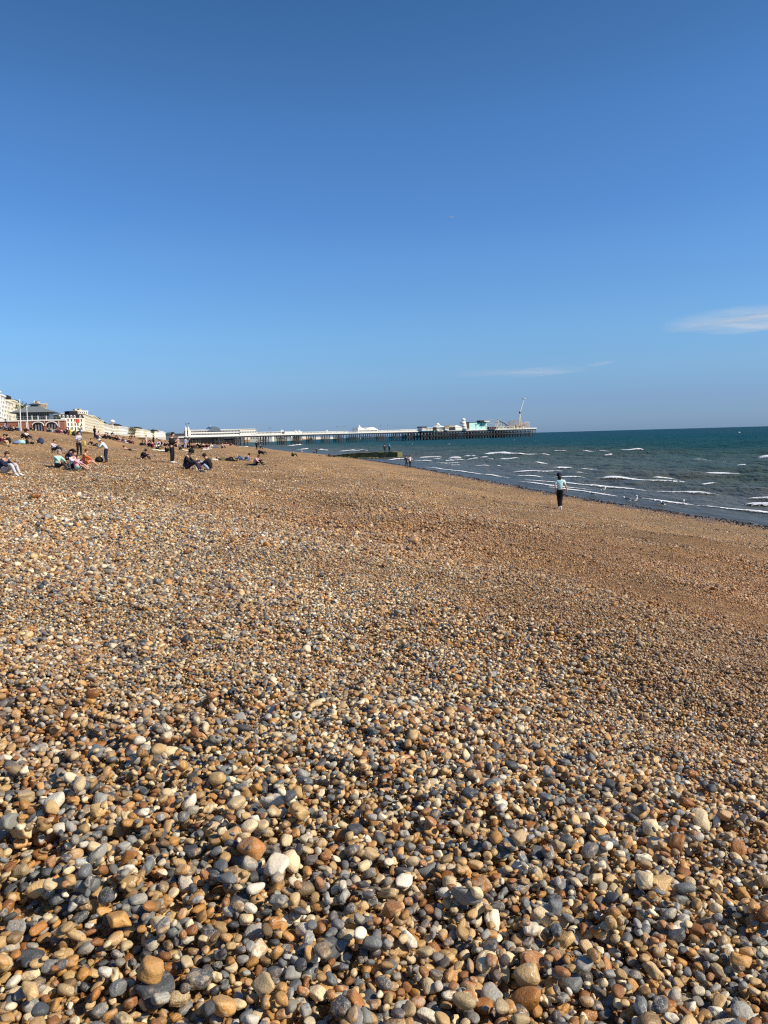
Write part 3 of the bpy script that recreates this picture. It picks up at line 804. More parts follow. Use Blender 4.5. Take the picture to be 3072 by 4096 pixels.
# upper slope, by the sea wall
UP = [(4, 1714, 'knees', 0, 'charcoal', 'grey', 'dark_hair'), (16, 1722, 'knees', 30, 'grey', 'charcoal', 'grey_hair'), (24, 1716, 'standing', 60, 'black', 'denim', 'dark_hair'), (36, 1719, 'hunched', -20, 'navy', 'denim', 'dark_hair'),
      (50, 1712, 'knees', 10, 'tan', 'charcoal', 'brown'), (74, 1721, 'hunched', 160, 'black', 'black', 'dark_hair'), (96, 1702, 'knees', 0, 'brown', 'navy', 'dark_hair'), (121, 1706, 'kneeling', 0, 'black', 'white', 'dark_hair'),
      (186, 1706, 'knees', 20, 'grey', 'black', 'dark_hair'), (203, 1719, 'knees', -30, 'green', 'light_grey', 'brown'), (212, 1722, 'hunched', 0, 'cream', 'olive', 'dark_hair'), (233, 1728, 'hunched', -10, 'maroon', 'maroon', 'dark_hair'),
      (250, 1731, 'recline', -10, 'pink', 'black', 'brown'), (258, 1728, 'knees', 0, 'black', 'charcoal', 'dark_hair'), (278, 1719, 'kneeling', 0, 'yellow', 'yellow', 'blond'), (294, 1724, 'knees', 10, 'black', 'black', 'dark_hair'),
      (302, 1724, 'hunched', 200, 'olive', 'black', 'dark_hair'), (321, 1727, 'walking', 20, 'grey', 'blue', 'brown'), (378, 1722, 'standing', 60, 'black', 'black', 'dark_hair'), (393, 1726, 'kneeling', -60, 'pink', 'white', 'red_hair'),
      (408, 1728, 'lying', -5, 'charcoal', 'charcoal', 'dark_hair'), (424, 1738, 'knees', 20, 'black', 'black', 'dark_hair'), (432, 1747, 'recline', -10, 'black', 'charcoal', 'dark_hair'), (436, 1733, 'knees', 0, 'charcoal', 'black', 'brown'),
      (458, 1753, 'lying', -8, 'black', 'black', 'dark_hair'), (449, 1730, 'hunched', 20, 'brown', 'black', 'dark_hair'), (463, 1732, 'knees', -30, 'black', 'black', 'dark_hair'), (470, 1735, 'knees', 30, 'pink', 'white', 'brown'),
      (487, 1737, 'knees', -10, 'charcoal', 'light_grey', 'dark_hair'), (508, 1740, 'knees', 10, 'black', 'pink', 'dark_hair'), (528, 1751, 'knees', 170, 'brown', 'brown', 'red_hair'), (542, 1752, 'recline', 0, 'brown', 'tan', 'brown'),
      (562, 1735, 'knees', -10, 'black', 'charcoal', 'dark_hair'), (568, 1757, 'lying', -6, 'black', 'brown', 'dark_hair'), (574, 1737, 'knees', 20, 'black', 'grey', 'dark_hair'), (584, 1740, 'standing', 0, 'light_grey', 'pink', 'dark_hair'),
      (592, 1738, 'knees', 0, 'black', 'black', 'dark_hair'), (603, 1742, 'recline', -10, 'black', 'white', 'dark_hair'), (612, 1728, 'standing', 40, 'black', 'black', 'dark_hair'), (633, 1744, 'knees', 0, 'white', 'black', 'brown'),
      (645, 1746, 'knees', 30, 'pink', 'white', 'blond'), (668, 1749, 'knees', 0, 'black', 'black', 'dark_hair'), (690, 1750, 'kneeling', 10, 'black', 'navy', 'dark_hair'), (686, 1753, 'lying', -6, 'black', 'brown', 'brown'),
      (708, 1752, 'knees', -10, 'white', 'grey', 'brown'), (722, 1753, 'lying', -5, 'black', 'black', 'dark_hair'), (735, 1752, 'knees', 0, 'pink', 'black', 'dark_hair'), (757, 1754, 'standing', 20, 'black', 'black', 'dark_hair'),
      (764, 1756, 'knees', 0, 'maroon', 'black', 'dark_hair'), (786, 1760, 'kneeling', 30, 'black', 'cream', 'dark_hair'), (808, 1757, 'knees', 0, 'brown', 'black', 'dark_hair'), (825, 1761, 'knees', 20, 'maroon', 'black', 'dark_hair'),
      (835, 1768, 'standing', 10, 'black', 'maroon', 'dark_hair'), (841, 1769, 'knees', -10, 'black', 'black', 'dark_hair'), (852, 1765, 'recline', 0, 'white', 'denim', 'brown'), (864, 1770, 'knees', 10, 'grey', 'black', 'dark_hair'),
      (872, 1775, 'recline', -5, 'black', 'charcoal', 'dark_hair'), (884, 1769, 'knees', 20, 'light_grey', 'black', 'brown'), (896, 1774, 'lying', -5, 'cream', 'black', 'brown'), (905, 1778, 'knees', 0, 'brown', 'brown', 'dark_hair'),
      (914, 1774, 'lying', 0, 'pink', 'cream', 'blond'), (918, 1783, 'hunched', 10, 'brown', 'black', 'dark_hair'), (924, 1784, 'knees', 30, 'maroon', 'tan', 'dark_hair'), (932, 1777, 'knees', 0, 'white', 'denim', 'brown'),
      (944, 1778, 'knees', 10, 'green', 'black', 'dark_hair'), (957, 1780, 'recline', 0, 'black', 'grey', 'dark_hair'), (968, 1781, 'knees', -5, 'white', 'white', 'blond'), (982, 1783, 'knees', 0, 'denim', 'black', 'dark_hair'),
      (993, 1785, 'hunched', 0, 'tan', 'brown', 'dark_hair'), (1006, 1787, 'knees', 10, 'olive', 'yellow', 'brown')]
PN = {'knees': 'sitting knees up', 'hunched': 'sitting bent forward', 'standing': 'standing', 'kneeling': 'kneeling', 'recline': 'lying back on an elbow', 'lying': 'lying flat', 'walking': 'walking', 'prone': 'lying face down'}
def nice(c): return c.replace('_', ' ').replace('light grey', 'pale grey')
LAND = [(0, 60, 'below the left hotels'), (60, 130, 'below the two flagpoles'), (130, 225, 'below the brick arches'), (225, 345, 'below the mansard roof'), (345, 440, 'below the cream terrace'),
        (440, 520, 'below the far houses'), (520, 600, 'left of the ridge top'), (600, 700, 'by the lowest houses'), (700, 800, 'by the pier turrets'), (800, 875, 'under the pier hall'),
        (875, 935, 'among the far towels'), (935, 1100, 'beneath the pier deck')]
UP += [(30, 1723, 'recline', 0, 'black', 'black', 'dark_hair'), (62, 1712, 'knees', 10, 'black', 'denim', 'dark_hair'), (140, 1706, 'recline', 0, 'black', 'charcoal', 'dark_hair'), (196, 1712, 'knees', 20, 'black', 'brown', 'dark_hair'),
       (222, 1722, 'knees', -20, 'charcoal', 'navy', 'dark_hair'), (265, 1730, 'knees', 30, 'navy', 'black', 'dark_hair'), (288, 1719, 'hunched', 0, 'black', 'olive', 'dark_hair'), (416, 1731, 'knees', 40, 'black', 'navy', 'dark_hair'),
       (444, 1740, 'hunched', 10, 'navy', 'black', 'dark_hair'), (496, 1738, 'recline', 0, 'black', 'white', 'dark_hair'), (516, 1738, 'knees', 0, 'maroon', 'black', 'dark_hair'), (557, 1737, 'hunched', 20, 'black', 'navy', 'dark_hair'),
       (597, 1745, 'knees', 20, 'charcoal', 'black', 'dark_hair'), (622, 1742, 'recline', 0, 'black', 'grey', 'dark_hair'), (656, 1747, 'knees', 10, 'navy', 'black', 'dark_hair'), (679, 1750, 'knees', -10, 'maroon', 'black', 'dark_hair'),
       (698, 1751, 'hunched', 0, 'charcoal', 'black', 'dark_hair'), (714, 1752, 'knees', 20, 'black', 'olive', 'dark_hair'), (728, 1752, 'hunched', 0, 'black', 'denim', 'dark_hair'), (747, 1755, 'knees', 10, 'navy', 'black', 'dark_hair'),
       (775, 1757, 'recline', 0, 'black', 'brown', 'dark_hair'), (796, 1757, 'knees', 10, 'black', 'black', 'dark_hair'), (816, 1759, 'recline', 0, 'black', 'charcoal', 'dark_hair'), (848, 1770, 'hunched', 10, 'charcoal', 'black', 'dark_hair'),
       (858, 1773, 'knees', 0, 'black', 'navy', 'dark_hair'), (879, 1776, 'knees', -10, 'black', 'white', 'dark_hair'), (890, 1777, 'recline', 0, 'navy', 'black', 'dark_hair'), (901, 1774, 'knees', 20, 'black', 'grey', 'dark_hair'),
       (938, 1780, 'knees', 0, 'black', 'denim', 'dark_hair'), (950, 1781, 'hunched', 0, 'navy', 'black', 'dark_hair'), (963, 1783, 'recline', 0, 'charcoal', 'black', 'dark_hair'), (975, 1784, 'knees', 10, 'black', 'brown', 'dark_hair'),
       (1040, 1791, 'knees', 0, 'green', 'black', 'dark_hair'), (1060, 1792, 'standing', 30, 'white', 'denim', 'dark_hair')]
seen_ = {}
for (u, v, pose, yaw, tp, bt, hr) in UP:
    pl = [n for a, b, n in LAND if a <= u < b][0]
    lb = f'person in {nice(tp)} and {nice(bt)} {PN[pose]} {pl}' if tp != bt else f'person all in {nice(tp)} {PN[pose]} {pl}'
    if lb in seen_: lb = lb.replace('person', 'right hand person', 1)
    seen_[lb] = 1
    who(u, v, pose, yaw, tp, bt, hr, lb, group='distant people along the top of the beach', full=False, skin='mid' if u % 3 == 0 else 'fair')
# ------------------------------------------------------------------ mesh builder for hard things
class MB:
    def __init__(s): s.V, s.Fc = [], []
    def box(s, x0, x1, y0, y1, z0, z1, M=None):
        b = len(s.V)
        for z in (z0, z1):
            for x, y in ((x0, y0), (x1, y0), (x1, y1), (x0, y1)):
                s.V.append(Vector((x, y, z)) if M is None else M @ Vector((x, y, z)))
        s.Fc += [tuple(b + i for i in f) for f in ((3, 2, 1, 0), (4, 5, 6, 7), (0, 1, 5, 4), (1, 2, 6, 5), (2, 3, 7, 6), (3, 0, 4, 7))]
        return s
    def bar(s, a, b, r, n=6, r2=None):
        a, b = Vector(a), Vector(b); d = (b - a).normalized(); r2 = r if r2 is None else r2
        q = d.orthogonal().normalized(); w = d.cross(q); i0 = len(s.V)
        for c, rr in ((a, r), (b, r2)):
            for k in range(n): s.V.append(c + (q * math.cos(2 * PI * k / n) + w * math.sin(2 * PI * k / n)) * rr)
        for k in range(n): s.Fc.append((i0 + k, i0 + (k + 1) % n, i0 + n + (k + 1) % n, i0 + n + k))
        s.Fc.append(tuple(i0 + k for k in range(n))[::-1]); s.Fc.append(tuple(i0 + n + k for k in range(n)))
        return s
    def lathe(s, c, prof, n=16, sx=1, sy=1):
        i0 = len(s.V)
        for r, z in prof:
            for k in range(n): s.V.append(Vector((c[0] + r * sx * math.cos(2 * PI * k / n), c[1] + r * sy * math.sin(2 * PI * k / n), c[2] + z)))
        for j in range(len(prof) - 1):
            for k in range(n):
                s.Fc.append((i0 + j * n + k, i0 + j * n + (k + 1) % n, i0 + (j + 1) * n + (k + 1) % n, i0 + (j + 1) * n + k))
        s.Fc.append(tuple(i0 + k for k in range(n))[::-1]); s.Fc.append(tuple(i0 + (len(prof) - 1) * n + k for k in range(n)))
        return s
    def prism(s, pts, y0, y1):
        """outline in x,z pushed from y0 to y1"""
        b = len(s.V); n = len(pts)
        for y in (y0, y1):
            for x, z in pts: s.V.append(Vector((x, y, z)))
        s.Fc.append(tuple(range(b, b + n))); s.Fc.append(tuple(range(b + n, b + 2 * n))[::-1])
        for k in range(n): s.Fc.append((b + k, b + n + k, b + n + (k + 1) % n, b + (k + 1) % n))
        return s
    def hip(s, x0, x1, y0, y1, z0, z1, ix, iy):
        b = len(s.V)
        s.V += [Vector(p) for p in ((x0, y0, z0), (x1, y0, z0), (x1, y1, z0), (x0, y1, z0), (x0 + ix, y0 + iy, z1), (x1 - ix, y0 + iy, z1), (x1 - ix, y1 - iy, z1), (x0 + ix, y1 - iy, z1))]
        s.Fc += [tuple(b + i for i in f) for f in ((3, 2, 1, 0), (4, 5, 6, 7), (0, 1, 5, 4), (1, 2, 6, 5), (2, 3, 7, 6), (3, 0, 4, 7))]
        return s
    def mesh(s, name):
        me = bpy.data.meshes.new(name); me.from_pydata([tuple(v) for v in s.V], [], s.Fc)
        bm = bmesh.new(); bm.from_mesh(me); bmesh.ops.recalc_face_normals(bm, faces=bm.faces); bm.to_mesh(me); bm.free()
        return me
    def build(s, name, mat, parent=None, smooth=False):
        me = s.mesh(name)
        if smooth:
            for p in me.polygons: p.use_smooth = True
        return link(name, me, parent, mat)

def paint(name, c, rough=0.6, var=0.12, sc=0.8, spec=0.3, metal=0.0, c2=None):
    t = NT(name); P = t.pos()
    n = t.noise(sc, 5, 0.6, P); n2 = t.noise(sc * 9, 3, 0.6, P)
    dk = c2 or tuple(x * 0.55 for x in c)
    col = t.mix(t.mr(n, 0.4, 0.75, 0, var * 2), c, dk)
    col = t.mix(t.mr(n2, 0.5, 0.8, 0, var), col, dk)
    return t.fin(col, rough, t.bump(n2, 0.2, 0.02), spec, metal)
K = dict(white=paint('white_paint', (.80, .78, .72)), cream=paint('cream_render', (.76, .68, .48)), cream2=paint('pale_cream_render', (.80, .74, .58)), tan=paint('tan_render', (.48, .38, .24)),
         slate=paint('slate', (.026, .026, .030), .9, .12, .8, .1), dark=paint('dark_metal', (.03, .032, .035), .5), glass=paint('dark_glass', (.035, .045, .05), .12, .1, 1, .5), grey_roof=paint('grey_roof', (.17, .19, .20), .6),
         brick=paint('red_brick', (.33, .14, .095), .8, .3, 1.2), steel=paint('galvanised_steel', (.42, .43, .44), .4), mint=paint('mint_paint', (.48, .78, .70)), teal=paint('teal_paint', (.10, .35, .32)),
         pile=paint('weathered_pile', (.075, .07, .065), .8, .3), blueglass=paint('blue_glass_roof', (.13, .17, .21), .2, .1, 1, .5), algae=None, wood=paint('weathered_wood', (.30, .22, .14), .8, .3, 2),
         red=paint('red_paint', (.60, .06, .03)), yellow=paint('yellow_paint', (.75, .52, .06)), track=paint('track_paint', (.45, .34, .26), .6), leaf=paint('dark_leaves', (.035, .06, .02), .8, .3, 2), stone=paint('pale_stone', (.5, .46, .38), .8, .2),
         pinkp=paint('towel_pink', (.72, .36, .36), .9), maroon=paint('dark_red_brown', (.09, .035, .03), .7))
def hz(u): return 1789.8 - 0.02766 * u

# ------------------------------------------------------------------ pier
PA = at(740, 1750, 655.0); PB = at(2140, 1712, 868.0)
_dx, _dy = PB.x - PA.x, PB.y - PA.y
PL = math.hypot(_dx, _dy); PYAW = math.atan2(_dy, _dx)
def pier_st(u, v):
    """pixel -> (distance along the pier's near side, height)"""
    d = ray(u, v)
    # EYE + t d on the vertical plane through PA, PB
    nx, ny = -_dy / PL, _dx / PL
    t = ((PA.x - EYE.x) * nx + (PA.y - EYE.y) * ny) / (d.x * nx + d.y * ny)
    p = EYE + d * t
    return ((p.x - PA.x) * _dx + (p.y - PA.y) * _dy) / PL, p.z
DECK = 6.4
def on_pier(name, u, label, cat, group=None):
    s_, _ = pier_st(u, 1730)
    e = empty(name, (PA.x + math.cos(PYAW) * s_, PA.y + math.sin(PYAW) * s_, DECK), PYAW, label, cat, group)
    e['s0'] = s_
    return e, s_
def sx(u, s0): return pier_st(u, 1730)[0] - s0
def zz(u, v): return pier_st(u, v)[1] - DECK
pier = empty('pier', (PA.x, PA.y, 0), PYAW, 'long white decked pleasure pier on dark iron legs reaching out to sea', 'pier')
s_head = pier_st(1673, 1725)[0]
MB().box(-6, s_head + 2, -1, 15, DECK - 0.9, DECK).build('deck', K['white'], pier)
MB().box(-6, s_head + 1.5, -0.7, 14.7, DECK - 2.0, DECK - 0.903).build('girder', K['dark'], pier)
MB().box(s_head + 2.003, PL, -2.5, 52, DECK - 0.8, DECK + 0.1).build('head_deck', K['white'], pier)
MB().box(s_head + 2.4, PL - .4, -2.1, 51.6, DECK - 2.1, DECK - 0.803).build('head_girder', K['dark'], pier)
def rail(x0, x1, y, z):
    m = MB(); n = int((x1 - x0) / 3)
    for i in range(n + 1): m.box(x0 + (x1 - x0) * i / n - .06, x0 + (x1 - x0) * i / n + .06, y - .05, y + .05, z, z + 1.2)
    for h in (.45, .8, 1.2): m.box(x0, x1, y - .04, y + .04, z + h - .04, z + h + .04)
    return m
rail(60, s_head, -0.9, DECK).build('railing', K['white'], pier)
rail(s_head + 2.2, PL - .2, -2.3, DECK + .1).build('railing', K['white'], pier)
pile_me = MB().bar((0, 0, SEA_Z - 4), (0, 0, DECK - 2.0), .34, 7).mesh('pile'); pile_me.materials.append(K['pile'])
br = MB()
def piles(xs, ys, brace=True):
    for x in xs:
        for y in ys:
            o = link('pile', pile_me, pier); o.location = (x, y, 0)
    if brace:
        for a, b in zip(xs, xs[1:]):
            for y in (ys[0], ys[-1]):
                if b - a > 7.5: continue
                br.bar((a, y, -1.8), (b, y, DECK - 2.3), .13, 4); br.bar((b, y, -1.8), (a, y, DECK - 2.3), .13, 4)
                br.bar((a, y, 1.2), (b, y, 1.2), .12, 4)
for (a, b, n) in ((770, 800, 3), (860, 895, 3), (940, 990, 4), (1045, 1075, 4), (1122, 1147, 4), (1178, 1209, 5), (1241, 1263, 4), (1299, 1320, 4), (1350, 1375, 5), (1400, 1440, 6), (1456, 1501, 7), (1516, 1552, 6), (1575, 1600, 4), (1630, 1652, 4)):
    s0, s1 = pier_st(a, 1750)[0], pier_st(b, 1750)[0]
    piles([s0 + (s1 - s0) * i / (n - 1) for i in range(n)], (.6, 7.5))
hx = [s_head + 2.5 + (PL - s_head - 4) * i / 39 for i in range(40)]
piles(hx, (-1.8, 5, 18, 34, 51))
for a_x, b_x in zip(hx, hx[1:]):
    for y_ in (5, 18, 34): br.bar((a_x, y_, -1.8), (b_x, y_, DECK - 2.3), .16, 4); br.bar((b_x, y_, -1.8), (a_x, y_, DECK - 2.3), .16, 4)
b_ = br.build('brace', K['pile'], pier); b_['kind'] = 'stuff'
MB().bar((s_head - 1, -2.0, DECK - 2.4), (s_head + 12, -2.0, -3), .3).bar((s_head + 8, -2.0, DECK - 2.4), (s_head + 19, -2.0, -3), .3).build('raking_strut', K['dark'], pier)

# long white hall at the shore end
t_, s0 = on_pier('pier_hall', 757, 'long white arcade hall with rows of windows at the shore end of the pier', 'hall')
L1 = sx(1020, s0); H1 = zz(770, 1722)
MB().box(0, L1, 0, 13, 0, H1).build('wall', K['white'], t_)
MB().box(-.3, L1 + .3, -.35, 13.3, H1 + .003, H1 + .5).build('cornice', K['white'], t_)
MB().box(0.5, L1 - .5, -.25, 0 - .003, H1 * .48, H1 * .56).build('band', K['white'], t_)
wm = MB().box(-.55, .55, -.12, .2, 0, .95).mesh('window'); wm.materials.append(K['glass'])
n = 42
for i in range(n):
    x = 2 + (L1 - 4) * i / (n - 1)
    for z in (H1 * .20, H1 * .68):
        o = link('window', wm, t_); o.location = (x, 0.005, z)
e, s0d = on_pier('dome_roof', 826, 'blue grey curved glass roof with a finial rising from the pier hall', 'roof dome')
LD = sx(883, s0d); ap = sx(853, s0d); zt = zz(853, 1706); zb = H1 * .8
prof = [(0, zb)] + [(ap * (k / 6) ** .8, zb + (zt - zb) * (k / 6)) for k in range(1, 7)] + [(ap + (LD - ap) * math.sin(k / 6 * PI / 2), zb + (zt - zb) * math.cos(k / 6 * PI / 2)) for k in range(1, 7)]
MB().prism(prof, -.5, 12).build('glazing', K['blueglass'], e)
MB().bar((ap, 6, zt - .3), (ap, 6, zt + 1.5), .15, 5).build('finial', K['white'], e)
# entrance turrets
for (u, vt, lb) in ((743, 1706, 'left white domed turret at the pier entrance'), (754, 1704, 'right white domed turret at the pier entrance')):
    t_, s0 = on_pier('entrance_turret', u, lb, 'turret', 'domed turrets at the pier entrance')
    h = zz(u, 1716); ht = zz(u, vt)
    MB().box(-.7, .7, -1.3, .6, -.5, h).build('tower', K['white'], t_)
    MB().lathe((0, -.2, h + .003), [(.85, 0), (.82, .5), (.55, 1.2), (.22, 1.8), (.06, ht - h), (.04, ht - h + 1)], 12).build('dome', K['white'], t_)
    MB().bar((0, 0, ht), (0, 0, ht + 2.6), .06, 5).box(0.06, 1.2, -.03, .03, ht + 1.8, ht + 2.5).build('flag', K['dark'], t_)
t_, s0 = on_pier('entrance_gate', 742, 'dark entrance gateway between the pier turrets', 'gateway')
MB().box(.6, 2.2, -.8, 6, -3, zz(748, 1722)).build('frame', K['dark'], t_)
# plain boxes along the neck
def stall(name, u0, u1, vt, label, cat, wall, roof=None, wins=0, y0=0.5, y1=9, group=None, roofh=.4):
    t_, s0 = on_pier(name, u0, label, cat, group)
    L = sx(u1, s0); H = max(1.2, zz((u0 + u1) / 2, vt)); z0 = .1
    MB().box(0, L, y0, y1, z0, H).build('wall', K[wall], t_)
    MB().box(-.3, L + .3, y0 - .3, y1 + .3, H + .003, H + roofh).build('roof', K[roof or wall], t_)
    for i in range(wins):
        o = link('window', wm, t_); o.location = (L * (i + .5) / wins, y0 + .005, z0 + (H - z0) * .45); o.scale = (min(1.0, L / wins * .6 / 1.1), 1, min(1, (H - z0) * .45))
    return t_, L, H
stall('arcade_annexe', 958, 1024, 1719, 'low white annexe with reddish roof at the right end of the pier hall', 'building', 'white', 'tan', 10, -.6, 9)
stall('pier_shelter', 1026, 1122, 1729, 'low white glazed shelter right of the pier hall', 'shelter', 'white', None, 18)
stall('white_kiosk', 1139, 1209, 1727, 'plain white box kiosk beside the narrow tower on the pier', 'kiosk', 'white')
stall('wind_shelter', 1212, 1300, 1729, 'long low white wind shelter right of the box kiosk', 'shelter', 'white', None, 16)
stall('wind_shelter', 1302, 1392, 1727, 'long low white wind shelter left of the spired pavilion', 'shelter', 'white', None, 16)
stall('wind_shelter', 1516, 1600, 1722, 'long low white wind shelter right of the spired pavilion', 'shelter', 'white', None, 16)
stall('wind_shelter', 1602, 1672, 1719, 'low white wind shelter next to the pier head', 'shelter', 'white', None, 12)
t_, s0 = on_pier('kiosk_tower', 1133, 'narrow dark kiosk tower on the pier neck', 'tower')
MB().box(-.9, .9, 0, 2, 0, zz(1133, 1726)).build('shaft', K['dark'], t_); MB().lathe((0, 1, zz(1133, 1726) + .003), [(1.3, 0), (.5, .9), (.05, 1.8)], 8).build('cap', K['white'], t_)
for (u, lb) in ((1127, 'left small white turret roof on the pier neck'), (1185, 'middle small white turret roof on the pier neck'), (1198, 'right small white turret roof on the pier neck'), (1309, 'small white turret roof over the wind shelter')):
    t_, s0 = on_pier('turret_roof', u, lb, 'turret')
    z = zz(u, 1728 if u < 1250 else 1727); MB().lathe((0, 1, z), [(1.2, 0), (1.2, .5), (.5, 1.3), (.04, 2.2)], 8).build('cap', K['white'], t_)
    MB().box(-.8, .8, .4, 1.8, 0, z - .003).build('base', K['white'], t_)
t_, s0 = on_pier('spired_pavilion', 1432, 'white pavilion with curved roofs and a central spire halfway along the pier', 'pavilion')
L = sx(1512, s0); z1 = zz(1470, 1716); MB().box(0, L, 0, 12, 0, z1).build('wall', K['white'], t_)
c = sx(1450, s0); MB().lathe((c, 6, z1 + .003), [(4.8, 0), (4.2, .9), (2, 1.7), (1.1, 2.3), (1.0, 3.0), (.25, 4.0), (.08, zz(1450, 1698) - z1)], 14).build('spire', K['white'], t_)
for a, b in ((1, c - 4.5), (c + 5, L - 1)):
    MB().prism([(a, z1 + .003)] + [(a + (b - a) * k / 8, z1 + 1.7 * math.sin(PI * k / 8) ** .6) for k in range(1, 8)] + [(b, z1 + .003)], 1, 11).build('vaulted_roof', K['white'], t_)
for i in range(14):
    o = link('window', wm, t_); o.location = (1.5 + (L - 3) * i / 13, 0.005, .8)
for (u, lb) in ((1077, 'left lamp post of a pair above the glazed shelter'), (1083, 'right lamp post of a pair above the glazed shelter'), (1349, 'lamp post on the pier left of the spired pavilion'), (1377, 'lamp post on the pier nearest the spired pavilion on its left'),
                (1524, 'lamp post on the pier just right of the spired pavilion'), (1552, 'lamp post on the pier farther right of the spired pavilion')):
    t_, s0 = on_pier('lamp_post', u, lb, 'lamp post', 'lamp posts on the pier')
    zt = zz(u, 1713 if u < 1100 else 1707 if u < 1400 else 1703)
    MB().bar((0, 0, 0), (0, 0, zt), .10, 6).build('post', K['steel'], t_); MB().box(-.5, .5, -.2, .2, zt, zt + .35).build('lantern', K['dark'], t_)
# pier head
stall('dark_roof_stall', 1679, 1697, 1711, 'small stall with a flat dark roof at the left end of the pier head', 'stall', 'white', 'dark', 3, -4, 4, None, 1.2)
stall('white_stall', 1699, 1722, 1712, 'white stall right of the dark roofed one on the pier head', 'stall', 'white', None, 4, -4, 4)
stall('dark_stall', 1723, 1734, 1713, 'low dark stall between the white stall and the carousel', 'stall', 'dark', 'slate', 0, -4, 4)
t_, s0 = on_pier('carousel', 1758, 'round carousel with pale green and white domed top on the pier head', 'carousel')
zc = zz(1758, 1708); MB().lathe((0, 3, .1), [(6.0, 0), (6.0, .5)], 20).build('platform', K['tan'], t_)
for k in range(10): MB().bar((5.2 * math.cos(k * PI / 5), 3 + 5.2 * math.sin(k * PI / 5), .6), (5.2 * math.cos(k * PI / 5), 3 + 5.2 * math.sin(k * PI / 5), zc), .15, 5).build('post', K['white'], t_)
MB().lathe((0, 3, zc), [(6.4, 0), (6.2, .6), (2.2, 1.7), (2.1, 3.0), (1.2, 3.8), (.1, 4.4)], 20).build('canopy', K['white'], t_)
MB().lathe((-1.2, -1.5, zc + .2), [(1.2, 0), (1.1, 1.5), (.1, 2.6)], 10).build('green_dome', K['mint'], t_)
stall('snack_bar', 1738, 1747, 1711, 'pale snack bar left of the carousel', 'stall', 'cream', None, 2, -4, 3)
stall('snack_bar', 1772, 1786, 1712, 'pale snack bar right of the carousel', 'stall', 'cream2', None, 2, -4, 3)
t_, L, H = stall('tan_roof_ride', 1789, 1814, 1709, 'ride building with tan ridged roof left of the white marquee', 'ride building', 'dark', 'tan', 0, -3, 8)
MB().prism([(-.5, H + .5), (L * .3, H + 2), (L * .8, H + 1.4), (L + .5, H + .5)], -3, 8).build('ridge_roof', K['tan'], t_)
t_, s0 = on_pier('white_marquee', 1815, 'white peaked marquee beside the spiral slide tower', 'marquee')
L = sx(1842, s0); H = zz(1828, 1710); MB().box(0, L, -3, 7, .1, H).build('wall', K['white'], t_)
MB().hip(-.3, L + .3, -3.3, 7.3, H + .003, zz(1828, 1701), L * .4, 4.5).build('canopy', K['white'], t_)
t_, s0 = on_pier('helter_skelter', 1852, 'tapering white spiral slide tower with domed cap and dark bands', 'slide tower')
ht = zz(1852, 1673)
MB().lathe((0, -1, .1), [(3.7, 0), (3.5, ht * .2), (2.9, ht * .5), (2.2, ht * .72)], 18).build('tower', K['white'], t_, True)
MB().lathe((0, -1, .1 + ht * .72 + .003), [(1.8, 0), (1.9, ht * .06), (2.4, ht * .10), (2.3, ht * .17), (1.5, ht * .24), (.1, ht * .28)], 16).build('cap', K['white'], t_, True)
m = MB()
for k in range(36):
    a0, a1 = k * .42, (k + 1) * .42; z0, z1_ = ht * (.68 - .016 * k), ht * (.68 - .016 * (k + 1)); r0 = 2.3 + .04 * k
    m.bar((r0 * math.cos(a0), -1 + r0 * math.sin(a0), z0), (r0 * math.cos(a1), -1 + r0 * math.sin(a1), z1_), .33, 5)
m.build('slide', K['dark'], t_)
stall('dark_red_block', 1862, 1873, 1690, 'narrow dark red brown block wedged beside the mint green hall', 'building', 'maroon', 'dark', 0, -2, 8)
t_, L, H = stall('mint_hall', 1873.5, 1946, 1690, 'mint green ride hall with two dark palm shaped emblems on its front', 'ride hall', 'mint', 'dark', 0, -1.5, 14)
for c in (sx(1900, pier_st(1873.5, 1730)[0]), sx(1922, pier_st(1873.5, 1730)[0])):
    sg = 1 if c < L / 2 else -1
    m = MB().bar((c, -1.56, .9), (c - sg * .9, -1.56, H * .78), .10, 4)
    for k in range(5):
        a = (-.6 + .42 * k)
        m.bar((c - sg * .9, -1.56, H * .78), (c - sg * .9 + 2.4 * math.cos(a) * sg, -1.56, H * .78 + 2.0 * math.sin(a) - 1.2), .13, 4)
    for k in range(4): m.bar((c - 1.2 + .8 * k, -1.56, 1.0 + .3 * (k % 2)), (c - .6 + .8 * k, -1.56, 2.2), .10, 4)
    m.build('palm_emblem', K['teal'], t_)
MB().box(L * .52, L * .74, -4, 2, H + .403, H + 2.1).build('roof_box', K['dark'], t_)
MB().box(L * .70, L * .98, -6, 0, H + .403, H + 1.4).build('roof_sign', K['cream'], t_)
t_, s0 = on_pier('ride_scaffold', 1947, 'tall open grey scaffold frame right of the mint green hall', 'scaffold')
L = sx(1975, s0); H = zz(1960, 1680); m = MB()
for i in range(5):
    for y in (-5, 3): m.bar((L * i / 4, y, 0), (L * i / 4, y, H), .14, 4)
for z in (H * .3, H * .65, H):
    for y in (-5, 3): m.bar((0, y, z), (L, y, z), .12, 4)
for i in range(4): m.bar((L * i / 4, -5, H * .3), (L * (i + 1) / 4, -5, H), .08, 4)
m.build('frame', K['steel'], t_)
MB().box(0, L, -4, 2, .1, H * .26).build('booth', K['maroon'], t_)
t_, s0 = on_pier('log_slide', 1974, 'steep dark sloping ride track with a pale hoop at its top', 'ride')
m = MB(); A = (sx(1984, s0), -3, zz(1984, 1679)); B = (sx(2024, s0), -3, zz(2024, 1702)); m.bar(A, B, .42, 6)
for k in range(5):
    f = k / 4; q = lerp(A, B, f); m.bar(q, (q[0], -3, 0), .14, 4)
m.build('track', K['dark'], t_)
